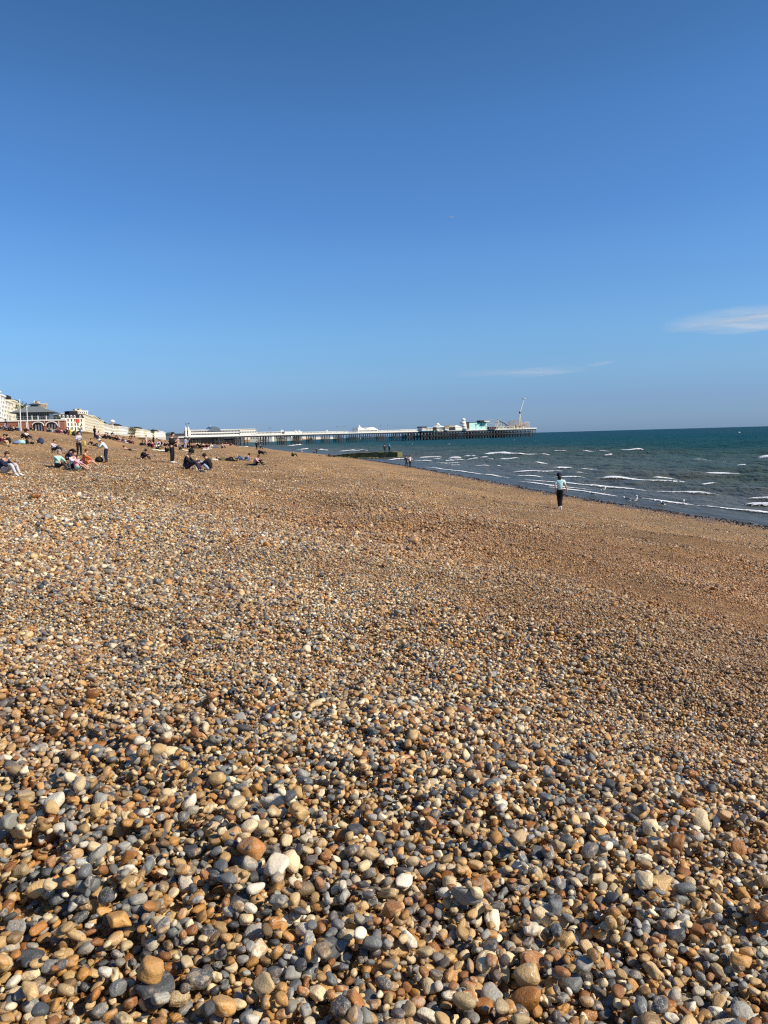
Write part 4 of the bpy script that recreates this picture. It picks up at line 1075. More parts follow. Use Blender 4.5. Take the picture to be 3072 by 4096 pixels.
m = MB(); r = 3.2; cx, cz = sx(1985, s0), zz(1985, 1694)
for k in range(18):
    a, b = k * 2 * PI / 18, (k + 1) * 2 * PI / 18; m.bar((cx + r * math.cos(a), -5, cz + r * 1.15 * math.sin(a)), (cx + r * math.cos(b), -5, cz + r * 1.15 * math.sin(b)), .2, 5)
m.bar((0, -5, 0), (sx(1984, s0), -5, A[2]), .22, 4).build('hoop', K['cream'], t_)
stall('white_parade', 1976, 2066, 1707, 'long low white parade building below the sloping ride track', 'building', 'white', None, 16, -2, 4)
stall('cream_kiosk', 2050, 2072, 1702, 'cream kiosk in front of the coaster lattice', 'kiosk', 'cream', 'yellow', 2, -2.4, -2.01)
t_, s0 = on_pier('roller_coaster', 2020, 'tangle of tan roller coaster loops and trestles at the pier end', 'roller coaster')
L = sx(2116, s0); m = MB(); m2 = MB(); rc = random.Random(4)
pr = None
zz0 = zz(2060, 1680)
for k in range(130):
    a = k / 130 * 2 * PI
    p = (L * (.47 + .43 * math.cos(a) + .05 * math.cos(7 * a)), 10 + 16 * math.sin(a), zz0 * (.62 + .26 * math.sin(3 * a + 1) + .12 * math.sin(5 * a)))
    if pr: m.bar(pr, p, .30, 4)
    if k % 3 == 0: m2.bar((p[0], p[1], 0), p, .13, 4); m2.bar((p[0] - 1.2, p[1] - 1, 0), p, .09, 4)
    pr = p
for k in range(46):
    x = L * k / 46 + rc.uniform(-.3, .3); h = zz0 * (.5 + .28 * math.sin(k * .21 + .4) + rc.uniform(-.05, .05)); m2.bar((x, -2, 0), (x + rc.uniform(-1, 1), -2, h), .11, 4); m2.bar((x, -2, h * .6), (x + 2.2, -2, h * .9), .10, 4)
m.build('track', K['track'], t_); m2.build('trestle', K['track'], t_)
m = MB()
for k in range(20):
    a, b = k * PI / 20, (k + 1) * PI / 20; w = L * .22; m.bar((w + 6 * math.cos(a) + 3, -4, zz0 * .25 + 6.4 * math.sin(a)), (w + 6 * math.cos(b) + 3, -4, zz0 * .25 + 6.4 * math.sin(b)), .22, 4)
m.build('loop', K['track'], t_)
t_, s0 = on_pier('swing_ride', 2080, 'tall swinging arm ride with tilted white arm on a mast at the pier end', 'swing ride')
pv = (0, 0, zz(2080, 1650))
MB().bar((-1.4, 0, 0), pv, .75, 8, .45).bar((2.2, 0, 0), pv, .5, 8, .4).build('mast', K['cream'], t_)
MB().lathe((0, 0, pv[2] - 1), [(.9, 0), (.9, 2)], 10).build('pivot', K['dark'], t_)
tp = (sx(2098, s0), 0, zz(2098, 1597)); MB().bar(pv, tp, .62, 6, .35).build('arm', K['white'], t_)
MB().box(tp[0] - 2.2, tp[0] + 1.6, -1.2, 1.2, tp[2], tp[2] + 1.1).build('gondola', K['steel'], t_)
t_, s0 = on_pier('ride_gantry', 2100, 'white angled steel gantry at the far right end of the pier', 'gantry')
L = sx(2116, s0); H = zz(2110, 1688); m = MB()
m.bar((0, 0, H), (L, 0, H), .25, 4).bar((L, 0, 0), (L, 0, H), .3, 4).bar((0, 0, 0), (0, 0, H), .2, 4).bar((0, 0, H), (L, 0, H * .4), .15, 4).bar((L * .5, 0, 0), (L * .5, 0, H), .15, 4)
m.build('frame', K['white'], t_)
stall('end_building', 2074, 2100, 1704, 'low white building at the foot of the swinging arm ride', 'building', 'white', 'tan', 3, -2, 3)

# ------------------------------------------------------------------ sea wall, pavilion, seafront buildings
def frame_on(name, P0, P1, label, cat, group=None):
    """an Empty at P0, its x axis towards P1 along the street front"""
    d = P1 - P0; e = empty(name, (P0.x, P0.y, 0), math.atan2(d.y, d.x), label, cat, group)
    return e, math.hypot(d.x, d.y)
def pt(u, Y): p = at(u, 1760, Y); return Vector((p.x, p.y, 0))
def hz_z(u, v, Y): return at(u, v, Y).z
wall0, wall1 = pt(0, 256), pt(243, 260)
wd = (wall1 - wall0).normalized(); wall00 = wall0 - wd * 40
e, L = frame_on('sea_wall', wall00, wall1 + wd * 1.5, 'red brick promenade wall with white arches and white coping under the pavilion', 'wall')
zc = hz_z(100, 1680, 258); zb = zc - 6
def SX(u):
    k = (u - 1536) / F; q = pt(u, 258); kk = q.x / q.y       # where the sight line at u crosses the wall
    return (wall00.x - kk * wall00.y) / (kk * wd.y - wd.x)
arches = [(SX(156), 1.75), (SX(210), 1.75)]
m = MB(); x = 0
for cx, rw in arches:
    m.box(x, cx - rw, 0, 3, zb, zc - .45); x = cx + rw
m.box(x, L, 0, 3, zb, zc - .45)
for cx, rw in arches:      # brick above each arch
    pts = [(cx - rw, zc - .45), (cx - rw, zc - 2.1)] + [(cx + rw * math.cos(a), zc - 2.1 + 1.25 * math.sin(a)) for a in [PI - k * PI / 10 for k in range(1, 10)]] + [(cx + rw, zc - 2.1), (cx + rw, zc - .45)]
    m.prism(pts, 0.002, 2.99)
m.build('brickwork', K['brick'], e)
for cx, rw in arches:
    m = MB()
    for k in range(14):
        a, b = k * PI / 14, (k + 1) * PI / 14
        m.bar((cx + (rw + .1) * math.cos(a), -.08, zc - 2.1 + 1.35 * math.sin(a)), (cx + (rw + .1) * math.cos(b), -.08, zc - 2.1 + 1.35 * math.sin(b)), .17, 5)
    m.build('arch_surround', K['white'], e)
    MB().box(cx - rw, cx + rw, 1.2, 1.4, zb, zc - .6).build('arch_glazing', K['glass'], e)
    for q in (-.9, 0, .9): MB().box(cx + q - .22, cx + q + .22, 1.0, 1.15, zb, zc - 1.6).build('door_panel', K['white'], e)
for u in (80, 110, 156, 183, 210, 240): MB().box(SX(u) - .13, SX(u) + .13, -.12, -.003, zc - (2.6 if u in (80, 110, 240) else .9), zc - .45).build('pilaster', K['white'], e)
MB().box(-1, L + .3, -.25, 3.4, zc - .447, zc).build('coping', K['white'], e)
# promenade behind the wall
me = bpy.data.meshes.new('promenade')
pp = [wall00 + Vector((-.4, 3.3, 0)), wall1 + Vector((1.0, 3.3, 0)), pt(243, 462), pt(345, 560), pt(560, 980), pt(700, 1400), Vector((-700, 1500, 0)), Vector((-700, 250, 0))]
me.from_pydata([(p.x, p.y, z) for z in (zc - .1, zc - 7) for p in pp], [], [tuple(range(8)), tuple(range(15, 7, -1))] + [(i, (i + 1) % 8, 8 + (i + 1) % 8, 8 + i) for i in range(8)])
tag(link('promenade', me, None, K['stone']), 'paved upper promenade and road behind the sea wall', None, None, 'structure')
PROM = zc - .1
m = MB()
for i_ in range(24): m.box(L * i_ / 24, L * i_ / 24 + .07, -.1, 0, zc + .002, zc + 1.1)
for h_ in (.55, 1.1): m.box(0, L, -.09, -.01, zc + h_ - .03, zc + h_ + .03)
m.build('railing', K['steel'], e)
# pavilion
e, L = frame_on('pavilion', pt(62, 270), pt(213, 273), 'glazed seafront pavilion with two tiered grey hipped roof above the sea wall', 'pavilion')
D = 11; z0 = PROM; ze = hz_z(138, 1651, 276)
MB().box(.9, L - .9, .9, D - .9, z0, ze).build('glass_wall', K['glass'], e)
for i in range(15): MB().box(.75 + (L - 1.7) * i / 14 - .05, .75 + (L - 1.7) * i / 14 + .12, .7, .89, z0, ze - .003).build('mullion', K['grey_roof'], e)
zr = hz_z(138, 1626, 276)
MB().hip(-1.1, L + 1.0, -1.2, D + 1.2, ze + .003, zr, 5.6, 4.6).build('lower_roof', K['grey_roof'], e)
MB().box(-1.2, L + 1.1, -1.3, D + 1.3, ze - .22, ze).build('eaves', K['dark'], e)
zq = hz_z(138, 1618, 276)
MB().box(4.9, L - 4.9, 3.8, D - 3.8, zr - .2, zq).build('clerestory', K['glass'], e)
MB().hip(3.9, L - 3.9, 2.8, D - 2.8, zq + .003, hz_z(138, 1609, 276), 2.6, 2.4).build('upper_roof', K['grey_roof'], e)
MB().box(5.9, 6.3, 5, 5.4, zq, hz_z(122, 1603, 276)).build('chimney', K['white'], e)
MB().bar((7.3, 5, zq), (7.3, 5, hz_z(133, 1600, 276)), .05, 4).bar((6.8, 5, zq + 1), (7.9, 5, zq + 1.4), .05, 4).build('aerial', K['dark'], e)
for i, u in enumerate((136, 160, 193)):
    x = (u - 62) / 151 * L
    MB().box(x - .14, x + .14, -1.0, -.7, z0, hz_z(u, 1662, 270)).build('white_post', K['white'], e)
for (u, Y, vt, lb) in ((79.5, 205, 1602, 'taller left white flagpole standing in front of the sea wall'), (108, 226, 1627, 'shorter right white flagpole standing in front of the sea wall')):
    b = at(u + 2.5, 1705, Y); tp = at(u - 1.5, vt, Y); g = tz(b.x, b.y)
    p = empty('flagpole', (b.x, b.y, g), 0, lb, 'flagpole', 'white poles before the sea wall')
    MB().bar((0, 0, 0), (tp.x - b.x, 0, tp.z - g), .16, 8, .11).build('pole', K['white'], p)
    MB().lathe((0, 0, -.2), [(.45, 0), (.45, .5), (.3, .7)], 10).build('base', K['white'], p)
    MB().lathe((tp.x - b.x, 0, tp.z - g), [(.13, 0), (.16, .12), (.05, .3)], 8).build('finial', K['white'], p)

wf = {}
def win_mesh(w, h):
    k = (round(w, 1), round(h, 1))
    if k not in wf:
        m = MB().box(-w / 2, w / 2, -.03, .15, 0, h).mesh('window'); m.materials.append(K['glass'])
        f = MB().box(-w / 2 - .12, w / 2 + .12, -.14, -.04, -.16, -.02).box(-w / 2 - .12, w / 2 + .12, -.12, -.04, h, h + .14).mesh('frame'); f.materials.append(K['white'])
        wf[k] = (m, f)
    return wf[k]
def block(name, label, cat, u0, Y0, u1, Y1, vt, wall='white', depth=14, rows=5, cols=6, roof='flat', end_cols=3, chim=2, vt_u=None, group=None, single=False, bay=False):
    P0, P1 = pt(u0, Y0), pt(u1, Y1)
    e, L = frame_on(name, P0, P1, label, cat, group)
    z1 = hz_z(vt_u or u0, vt, Y0 if vt_u is None else Y1); z0 = PROM - .05
    H = z1 - z0
    MB().box(0, L, 0, depth, z0, z1).build('wall', K[wall], e)
    MB().box(-.35, L + .35, -.4, depth + .35, z1 + .003, z1 + .55).build('cornice', K[wall], e)
    MB().box(-.12, L + .12, -.22, -.003, z0 + H * .24, z0 + H * .24 + .3).build('string_course', K['white'], e)
    fh = H / rows; w = min(1.3, L / cols * .5); wmesh, fmesh = win_mesh(w, fh * .52)
    many = MB()
    for r_i in range(rows):
        for c_i in range(cols):
            x = L * (c_i + .5) / cols; z = z0 + fh * (r_i + .28)
            if single:
                o = link('window', wmesh, e); o.location = (x, -.02, z); f = link('frame', fmesh, o)
            else:
                many.box(x - w / 2, x + w / 2, -.05, .1, z, z + fh * .5)
        for c_i in range(end_cols):
            y = depth * (c_i + .5) / end_cols; z = z0 + fh * (r_i + .28)
            if single:
                o = link('window', wmesh, e); o.location = (-.02, y, z); o.rotation_euler = (0, 0, -PI / 2); f = link('frame', fmesh, o)
            else: many.box(-.05, .1, y - w / 2, y + w / 2, z, z + fh * .5)
    if many.V:
        q = many.build('windows', K['glass'], e); q['kind'] = 'stuff'; q.name = 'window_rows'
    if bay:
        for c_i in range(max(1, cols // 2)):
            x = L * (c_i + .5) / max(1, cols // 2); MB().lathe((x, -.3, z0), [(1.7, 0), (1.7, H * .8), (1.5, H * .82)], 10).build('bay', K[wall], e)
    if roof == 'hip': MB().hip(.2, L - .2, .2, depth - .2, z1 + .56, z1 + 3.2, 2.5, 3).build('roof', K['slate'], e)
    if roof == 'cap': MB().box(L * .1, L * .8, 2, depth - 2, z1 + .56, z1 + 2.6).build('roof', K['slate'], e)
    for k in range(chim):
        x = L * (k + .6) / (chim + .3); MB().box(x - .9, x + .9, 4, 6, z1 + .56, z1 + 2.0).build('chimney', K['tan'], e)
    return e, L, z0, z1
def rowY(u): return float(np.interp(u, [-60, 0, 33, 110, 241, 345, 418, 560, 665, 760], [262, 300, 322, 385, 480, 590, 672, 1000, 1300, 1500]))
SB = dict(single=True)
block('seafront_hotel', 'tall white hotel block with a slate cap at the far left edge', 'hotel', -60, 265, 15, 309, 1570, 'white', 18, 7, 6, 'cap', 3, 0, vt_u=15, single=True)
block('seafront_hotel', 'white hotel block one step lower beside the left edge hotel', 'hotel', 15.3, 310, 33.5, 322, 1581, 'white', 16, 7, 3, 'flat', 3, 1, single=True)
block('seafront_house', 'cream seafront house with dark roof boxes left of the flagpole', 'house', 33.8, 322.5, 62, 345, 1603, 'cream2', 16, 6, 5, 'flat', 3, 2, single=True)
block('seafront_house', 'cream seafront house directly behind the taller flagpole', 'house', 62.3, 345.5, 80, 362, 1603, 'cream', 16, 6, 3, 'cap', 3, 1, single=True)
block('seafront_house', 'pale yellow house with dark roof seen over the left of the pavilion roof', 'house', 80.3, 362.5, 116, 390, 1617, 'cream', 16, 6, 4, 'cap', 3, 1, single=True)
block('seafront_house', 'tan house seen over the right of the pavilion roof', 'house', 167, 392, 196, 395, 1618, 'tan', 8, 6, 4, 'flat', 3, 1)
# mansard building
P0, P1 = pt(243, 470), pt(343, 482)
e, L = frame_on('mansard_building', P0, P1, 'cream building with a dark mansard roof, white dormers and a red banner', 'building')
z1 = hz_z(290, 1675, 476); z2 = hz_z(290, 1657, 476)
MB().box(0, L, 0, 16, PROM - .05, z1).build('wall', K['cream2'], e)
MB().box(-.3, L + .3, -.35, 16.3, z1 + .003, z1 + .4).build('cornice', K['white'], e)
MB().hip(0, L, 0, 16, z1 + .403, z2, .9, .8).build('mansard_roof', K['slate'], e)
MB().box(L * .50, L * .84, 3, 9, z2 + .003, hz_z(295, 1643, 476)).build('roof_tower', K['slate'], e)
for k, u in enumerate((246, 260, 276, 291, 304, 327)):
    x = (u - 243) / 100 * L; zd0, zd1 = z1 + .6, hz_z(u, 1660.5, 476)
    d = MB().box(x - .5, x + .5, -.1, 1.6, zd0, zd1 - .4).prism([(x - .5, zd1 - .397), (x - .34, zd1 - .08), (x, zd1), (x + .34, zd1 - .08), (x + .5, zd1 - .397)], -.1, 1.6).build('dormer', K['white'], e)
    MB().box(x - .22, x + .22, -.16, -.103, zd0 + .2, zd1 - .4).build('pane', K['glass'], d)
wmesh, fmesh = win_mesh(.8, 1.6)
for u in (262, 277, 291, 304, 315, 330):
    for v in (1686, 1703, 1719):
        o = link('window', wmesh, e); o.location = ((u - 243) / 100 * L, -.02, hz_z(u, v, 476)); link('frame', fmesh, o)
for u in (250,): MB().box(.3, .6, -.1, -.003, PROM, z1).build('quoin', K['white'], e)
b = MB().box((309 - 243) / 100 * L, (321 - 243) / 100 * L, -.5, -.35, hz_z(315, 1690, 476), hz_z(315, 1674, 476)).build('banner', K['red'], e)
block('tall_white_hotel', 'tall white hotel stepping above the right of the mansard roof', 'hotel', 316, 548, 358, 556, 1645, 'white', 12, 7, 5, 'flat', 4, 2)
block('seafront_terrace', 'cream stuccoed terrace right of the mansard building', 'terrace', 344, 495, 378, 560, 1656, 'cream', 15, 6, 12, 'flat', 4, 3)
block('seafront_terrace', 'cream terrace with pale parapet, second right of the mansard building', 'terrace', 378.3, 561, 398, 625, 1664, 'cream', 15, 6, 12, 'flat', 2, 3)
block('seafront_terrace', 'cream terrace with corner dome at the right end of the tall row', 'terrace', 398.3, 626, 419, 680, 1678, 'cream', 15, 5, 9, 'hip', 2, 2)
rr = random.Random(12)
LOW = [(420, 432, 1693, 'cream2'), (432, 441, 1697, 'white'), (441, 452, 1700, 'cream'), (452, 464, 1704, 'cream2'), (464, 478, 1702, 'cream'), (478, 497, 1703, 'white'), (497, 512, 1706, 'white'), (512, 535, 1710, 'cream2'), (535, 561, 1711, 'cream'),
       (561, 577, 1714, 'white'), (577, 590, 1717, 'cream'), (590, 604, 1720, 'white'), (604, 622, 1724, 'cream2'), (622, 640, 1724, 'white'), (640, 656, 1722, 'white'), (656, 664, 1727, 'white')]
ordn = ['first', 'second', 'third', 'fourth', 'fifth', 'sixth', 'seventh', 'eighth', 'ninth', 'tenth', 'eleventh', 'twelfth', 'thirteenth', 'fourteenth', 'fifteenth', 'last']
for i, (a, b, v, c) in enumerate(LOW):
    v += 3
    block('distant_house', f'small {"white" if c == "white" else "cream"} house, {ordn[i]} from the left in the low far row before the pier', 'house', a, rowY(a), b - .2, rowY(b) - 3, v, c, 14, 3, max(4, int((b - a) / 2)), 'hip' if i % 4 == 1 else 'flat', 2, 2, group='far row of pale seafront houses')
p = at(451, 1712, 430); g = PROM
t_ = empty('white_bandstand', (p.x, p.y, g), 0, 'slender white canopy on a post rising above the far low houses', 'canopy')
H = hz_z(451, 1694, 430) - g
MB().bar((0, 0, 0), (0, 0, H), .35, 8).build('post', K['white'], t_)
MB().lathe((0, 0, H), [(.4, 0), (1.2, .1), (1.25, .2), (.4, .35), (.4, .8), (1.5, 1.0), (1.5, 1.2), (.9, 1.8), (.05, 2.2)], 12).build('canopy', K['white'], t_)

# trees among the far houses
def tree(u, Y, vt, w, label):
    p = at(u, 1740, Y); g = PROM
    zt = hz_z(u, vt, Y); H = zt - g
    t_ = empty('tree', (p.x, p.y, g), 0, label, 'tree', 'dark trees by the seafront')
    m = MB().bar((0, 0, 0), (0, 0, H * .5), .3, 6, .16)
    for k in range(5): m.bar((0, 0, H * .35), (w * .4 * math.cos(k * 1.3), w * .4 * math.sin(k * 1.3), H * .75), .1, 4)
    m.build('trunk', K['wood'], t_)
    V, T = [], []
    r_ = np.random.default_rng(int(u)); N_ = 420
    d = r_.normal(size=(N_, 3)); d /= np.linalg.norm(d, axis=1)[:, None]
    c = d * (r_.random((N_, 1)) ** .4) * np.array([w * .5, w * .5, H * .32]) * (1 + .3 * np.sin(d[:, :1] * 5)) + np.array([0, 0, H * .68])
    for q in c:
        a = r_.normal(size=3) * .42; b = r_.normal(size=3) * .42; i = len(V); V += [q, q + a, q + b]; T.append((i, i + 1, i + 2))
    link('crown', raw_mesh('crown', V, T, False), t_, K['leaf'])
for a in ((219, 300, 1664, 2.6, 'rounded dark tree just right of the pavilion'), (232, 300, 1666, 2.4, 'second dark tree right of the pavilion'), (98, 330, 1612, 5, 'dark tree seen over the left end of the pavilion roof'), (524, 900, 1707, 7, 'left one of two dark tree tops above the far cream house'),
          (538, 930, 1708, 6, 'right one of two dark tree tops above the far cream house'), (674, 1200, 1729, 9, 'dark tree right of the last low white house'), (612, 1050, 1716, 6, 'dark tree above the far white houses near the ridge'), (529, 880, 1730, 8, 'low green tree in front of the far cream house')):
    tree(*a)
# low grey buildings and headland beyond the pier
def far_box(name, u0, u1, Y, vt, vb, mat, label, cat, depth=30, rows=0):
    P0, P1 = pt(u0, Y), pt(u1, Y); e, L = frame_on(name, P0, P1, label, cat)
    zt, zb_ = hz_z((u0 + u1) / 2, vt, Y), -3
    MB().box(0, L, 0, depth, zb_, zt).build('wall', K[mat], e); MB().box(-.5, L + .5, -.6, depth + .5, zt + .01, zt + .8).build('roof', K['grey_roof'], e)
    if rows:
        m = MB()
        for r_i in range(rows):
            for k in range(int(L / 6)): m.box(6 * k + 2, 6 * k + 4.4, -.2, .1, zt - 3 * (r_i + 1), zt - 3 * (r_i + 1) + 1.6)
        q = m.build('window_rows', K['glass'], e); q['kind'] = 'stuff'
    return e
far_box('shore_arcade_shade', 757, 872, 700, 1750, 1770, 'dark', 'dark arcade with painted shade under the shore end of the pier hall', 'building', 20, 0)  # dark wall colour paints the shade under the hall onto a dark building
far_box('shore_arcade_shade', 873, 938, 720, 1754, 1775, 'pile', 'dark grey sea wall building with painted shade below the middle of the pier hall', 'building', 20, 1)  # dark grey building, its colour also standing in for shade below the pier
far_box('low_station', 664, 738, 900, 1737, 1750, 'grey_roof', 'long low grey building left of the pier turrets', 'building')
for i, (a, b, Y, vt, mat) in enumerate(((880, 930, 1500, 1748, 'tan'), (932, 965, 1600, 1746, 'grey_roof'), (1000, 1040, 1800, 1744, 'cream2'), (1042, 1090, 2000, 1743, 'white'), (1092, 1130, 2100, 1744, 'cream'), (1132, 1165, 2300, 1745, 'white'), (1170, 1205, 2500, 1747, 'cream2'))):
    far_box('distant_terrace', a, b, Y, vt, 1760, mat, f'distant {"grey" if mat == "grey_roof" else "brown" if mat == "tan" else "pale"} terrace seen between the pier legs, {ordn[i]} from the left', 'terrace', 30, 2 if mat != 'grey_roof' else 0)
xs = np.linspace(0, 1, 60); V = []
for j, (dz, dy) in enumerate(((0, 0), (1, 30), (1.05, 400))):
    for k, f in enumerate(xs):
        u = 700 + 660 * f; Y = 3200 + 1500 * f + dy; p = at(u, 1755, Y)
        top = (hz(u) - (1757 - 0 * f - 12 * (1 - f) ** 1.2 - 6 + 1.5 * math.sin(f * 21) + math.sin(f * 47))) / F * Y
        zt = 1.5 + max(4, (hz(u) - (hz(u) - (4 + 11 * (1 - f) ** .7 + .9 * math.sin(f * 19) + .5 * math.sin(f * 50)))) / F * Y)
        V.append((p.x, p.y, -4 if j == 0 else zt * dz))
tag(link('headland', grid_mesh('headland', np.array(V).reshape(3, 60, 3)), None, K['stone']), 'low chalk headland on the horizon behind the pier legs', None, None, 'structure')

# ------------------------------------------------------------------ groyne
t = NT('algae_concrete'); P = t.pos(); n = t.noise(.9, 5, .65, P); n2 = t.noise(5, 4, .7, P)
col = t.ramp(n, [(.35, (.06, .06, .02)), (.47, (.12, .12, .035)), (.55, (.16, .14, .06)), (.66, (.22, .18, .12))])
col = t.mix(t.mr(n2, .5, .7, 0, .6), col, (.04, .05, .015))
K['algae'] = t.fin(col, .75, t.bump(n2, .8, .08), .3)
g0, g1 = at(1296, 1815, 172), at(1590, 1820, 164)
e, L = frame_on('groyne', Vector((g0.x, g0.y, 0)), Vector((g1.x, g1.y, 0)), 'low algae covered concrete groyne running out into the water', 'groyne')
nb = 16
for k in range(nb):
    x0, x1 = L * k / nb + .02, L * (k + 1) / nb - .02
    zt = SEA_Z + .40 + .80 * min(1, (k + 2) / 9) + rr.uniform(-.06, .06)
    MB().box(x0, x1, rr.uniform(-.06, .06), 2.6, SEA_Z - 1.2, zt).build('concrete_block', K['algae'], e)
for k in range(46):
    o = link('boulder', shapes_lo[k % NSH].data.copy(), e); o.data.materials.clear(); o.data.materials.append(K['algae'])
    x = rr.uniform(-.5, L * .78) if k < 32 else rr.uniform(L * .6, L); s = rr.uniform(.25, .6) * (1 if k < 32 else .6)
    wx = g0.x + (g1.x - g0.x) * x / L; wy = g0.y - 1.2
    o.location = (x, -rr.uniform(.3, 1.8), max(SEA_Z, tz(wx, wy)) + .02); o.scale = (s * 1.3, s, s * .55); o.rotation_euler = (rr.uniform(-.3, .3), rr.uniform(-.3, .3), rr.uniform(0, 6))
gz = SEA_Z + 1.20
for (u, tp, hr, yaw, lb, sc) in ((1539, 'navy', 'dark_hair', 100, 'person in dark clothes, left one of two standing on the groyne', 1), (1558, 'denim', 'grey_hair', 60, 'person in dark blue coat, right one of two standing on the groyne', 1)):
    p = at(u, 1806, 165.6); person((p.x, p.y, gz - .02), 'standing', yaw, tp, 'black', hr, lb, 'two people standing on the groyne', full=True, scale=sc)

# ------------------------------------------------------------------ breakers
t = NT('foam'); P = t.pos(); n = t.noise(3.0, 5, .7, P); n2 = t.noise(11, 4, .7, P)
a = t.attr('edge'); k_ = t.math('ADD', a, t.mr(t.math('ADD', t.math('MULTIPLY', n, .6), t.math('MULTIPLY', n2, .4)), .3, .7, -.62, .6))
al = t.mr(k_, .42, .58, 0, 1)
t.put(t.p.inputs['Alpha'], al)
FOAM = t.fin((.92, .93, .93), .7, t.bump(n2, .8, .06), .3)
def breaker(u0, v0, u1, v1, th, name='breaking_wave'):
    A, B = sea_pt(u0, v0), sea_pt(u1, v1); A = Vector((A.x, A.y, 0)); B = Vector((B.x, B.y, 0)); d = B - A; L = d.length
    n = max(8, min(120, int(L / .35))); d.normalize(); out = Vector((d.y, -d.x, 0))
    if out.y > 0: out = -out
    dist = (A + B).length / 2; H = th / F * dist * .95; Wd = max(.3, H * 2.4)
    rows = [(-1.5, .0, 0.0), (-.9, .30, .75), (-.35, .85, 1), (0, 1.0, 1), (.45, .75, .8), (1.6, .1, 0)]
    V, Ed = [], []
    ph = rr.uniform(0, 9)
    for (o_, h_, e_) in rows:
        for k in range(n + 1):
            f = k / n; tap = min(1, 4.2 * f + .12, 4.2 * (1 - f) + .12) * (.72 + .28 * math.sin(f * L * .9 + ph) * math.sin(f * L * .37 + 2 * ph))
            x = A + d * (L * f) - out * (o_ * Wd) * -1 * (.5 + .5 * tap) + out * (.35 * math.sin(f * L * .55 + ph) * min(1, Wd))
            z = SEA_Z + float(swell(np.array(x.x), np.array(x.y))) + H * h_ * tap + (.02 if h_ > 0 else -.05)
            V.append((x.x, x.y, z)); Ed.append(e_ * (.4 + .6 * tap))
    me = grid_mesh(name, np.array(V).reshape(len(rows), n + 1, 3)); me.materials.append(FOAM)
    at_ = me.attributes.new('edge', 'FLOAT', 'POINT'); at_.data.foreach_set('value', np.array(Ed, np.float32))
    link(name, me, sea)
def R4(a): return (1100 + a[0] / 2.765, 1560 + a[1] / 2.765, 1100 + a[2] / 2.765, 1560 + a[3] / 2.765, a[4] / 2.765)
def R5(a): return (1600 + a[0] / 2.765, 1560 + a[1] / 2.765, 1600 + a[2] / 2.765, 1560 + a[3] / 2.765, a[4] / 2.765)
def R6(a): return (2050 + a[0] / 2.765, 1700 + a[1] / 2.765, 2050 + a[2] / 2.765, 1700 + a[3] / 2.765, a[4] / 2.765)
def R7(a): return (2450 + a[0] / 2.667, 1700 + a[1] / 2.667, 2450 + a[2] / 2.667, 1700 + a[3] / 2.667, a[4] / 2.667)
WV = [R6(a) for a in ((455, 298, 600, 300, 8), (745, 295, 1085, 300, 18), (1165, 285, 1500, 280, 22), (1015, 338, 1095, 340, 14), (1140, 334, 1230, 334, 9), (460, 470, 690, 470, 18), (735, 478, 930, 478, 13), (0, 517, 540, 537, 15),
                      (690, 542, 875, 538, 15), (45, 560, 320, 573, 13), (395, 580, 800, 585, 17), (865, 595, 1925, 665, 28), (150, 605, 1480, 718, 22))]
WV += [R7(a) for a in ((1605, 345, 1760, 372, 26), (800, 378, 1220, 378, 7), (1340, 430, 1435, 440, 13), (935, 515, 1430, 540, 26), (425, 548, 700, 552, 17), (435, 695, 1180, 748, 28), (1430, 790, 1800, 812, 30), (1405, 835, 1800, 865, 28),
                       (1450, 660, 1800, 668, 12), (310, 780, 860, 855, 9), (860, 855, 1800, 945, 22), (940, 615, 1110, 615, 7))]
WV += [R5(a) for a in ((890, 705, 1310, 705, 20), (530, 722, 890, 735, 15), (205, 742, 455, 745, 13), (540, 748, 680, 750, 15), (745, 757, 865, 757, 15), (880, 755, 970, 755, 11), (960, 770, 1040, 768, 13), (1105, 768, 1320, 770, 15),
                       (1270, 725, 1659, 732, 16), (350, 770, 450, 768, 11), (480, 793, 610, 793, 17), (510, 770, 735, 770, 9), (370, 815, 690, 815, 9), (530, 833, 690, 833, 9), (810, 838, 990, 840, 11), (1065, 843, 1115, 843, 15), (1470, 803, 1640, 805, 15),
                       (150, 780, 385, 790, 13), (0, 764, 50, 762, 11))]
WV += [R4(a) for a in ((230, 665, 390, 660, 18), (480, 672, 600, 668, 20), (690, 680, 1030, 672, 16), (140, 620, 310, 608, 12), (1235, 775, 1430, 765, 15), (1580, 745, 1659, 742, 9))]
WV += [(1700, 1869, 2040, 1911, 3), (2080, 1928, 2360, 1962, 3.5), (2200, 1948, 2480, 1987, 3)]
for w_ in WV: breaker(*w_)

# ------------------------------------------------------------------ gulls, floats, boat
M_gw = paint('gull_white', (.78, .78, .76), .7, .05); M_gg = paint('gull_grey', (.10, .105, .12), .7, .1)
def ell(c, r, n=12, pitch=0):
    V = V2 * np.array(r); cp, sp = math.cos(pitch), math.sin(pitch)
    V = np.stack([V[:, 0] * cp - V[:, 2] * sp, V[:, 1], V[:, 0] * sp + V[:, 2] * cp], 1) + np.array(c)
    return V
g_body = raw_mesh('gull', ell((0, 0, .20), (.17, .075, .075), pitch=.15), T2); g_body.materials.append(M_gw)
g_head = raw_mesh('head', np.concatenate([ell((.17, 0, .31), (.05, .042, .045)), ell((.13, 0, .26), (.05, .04, .07), pitch=-.5)]), np.concatenate([T2, T2 + len(V2)])); g_head.materials.append(M_gw)
g_beak = MB().bar((.20, 0, .31), (.27, 0, .295), .014, 6, .003).mesh('beak'); g_beak.materials.append(K['yellow'])
g_wing = raw_mesh('wing', ell((-.04, 0, .225), (.20, .085, .06), pitch=.05), T2); g_wing.materials.append(M_gg)
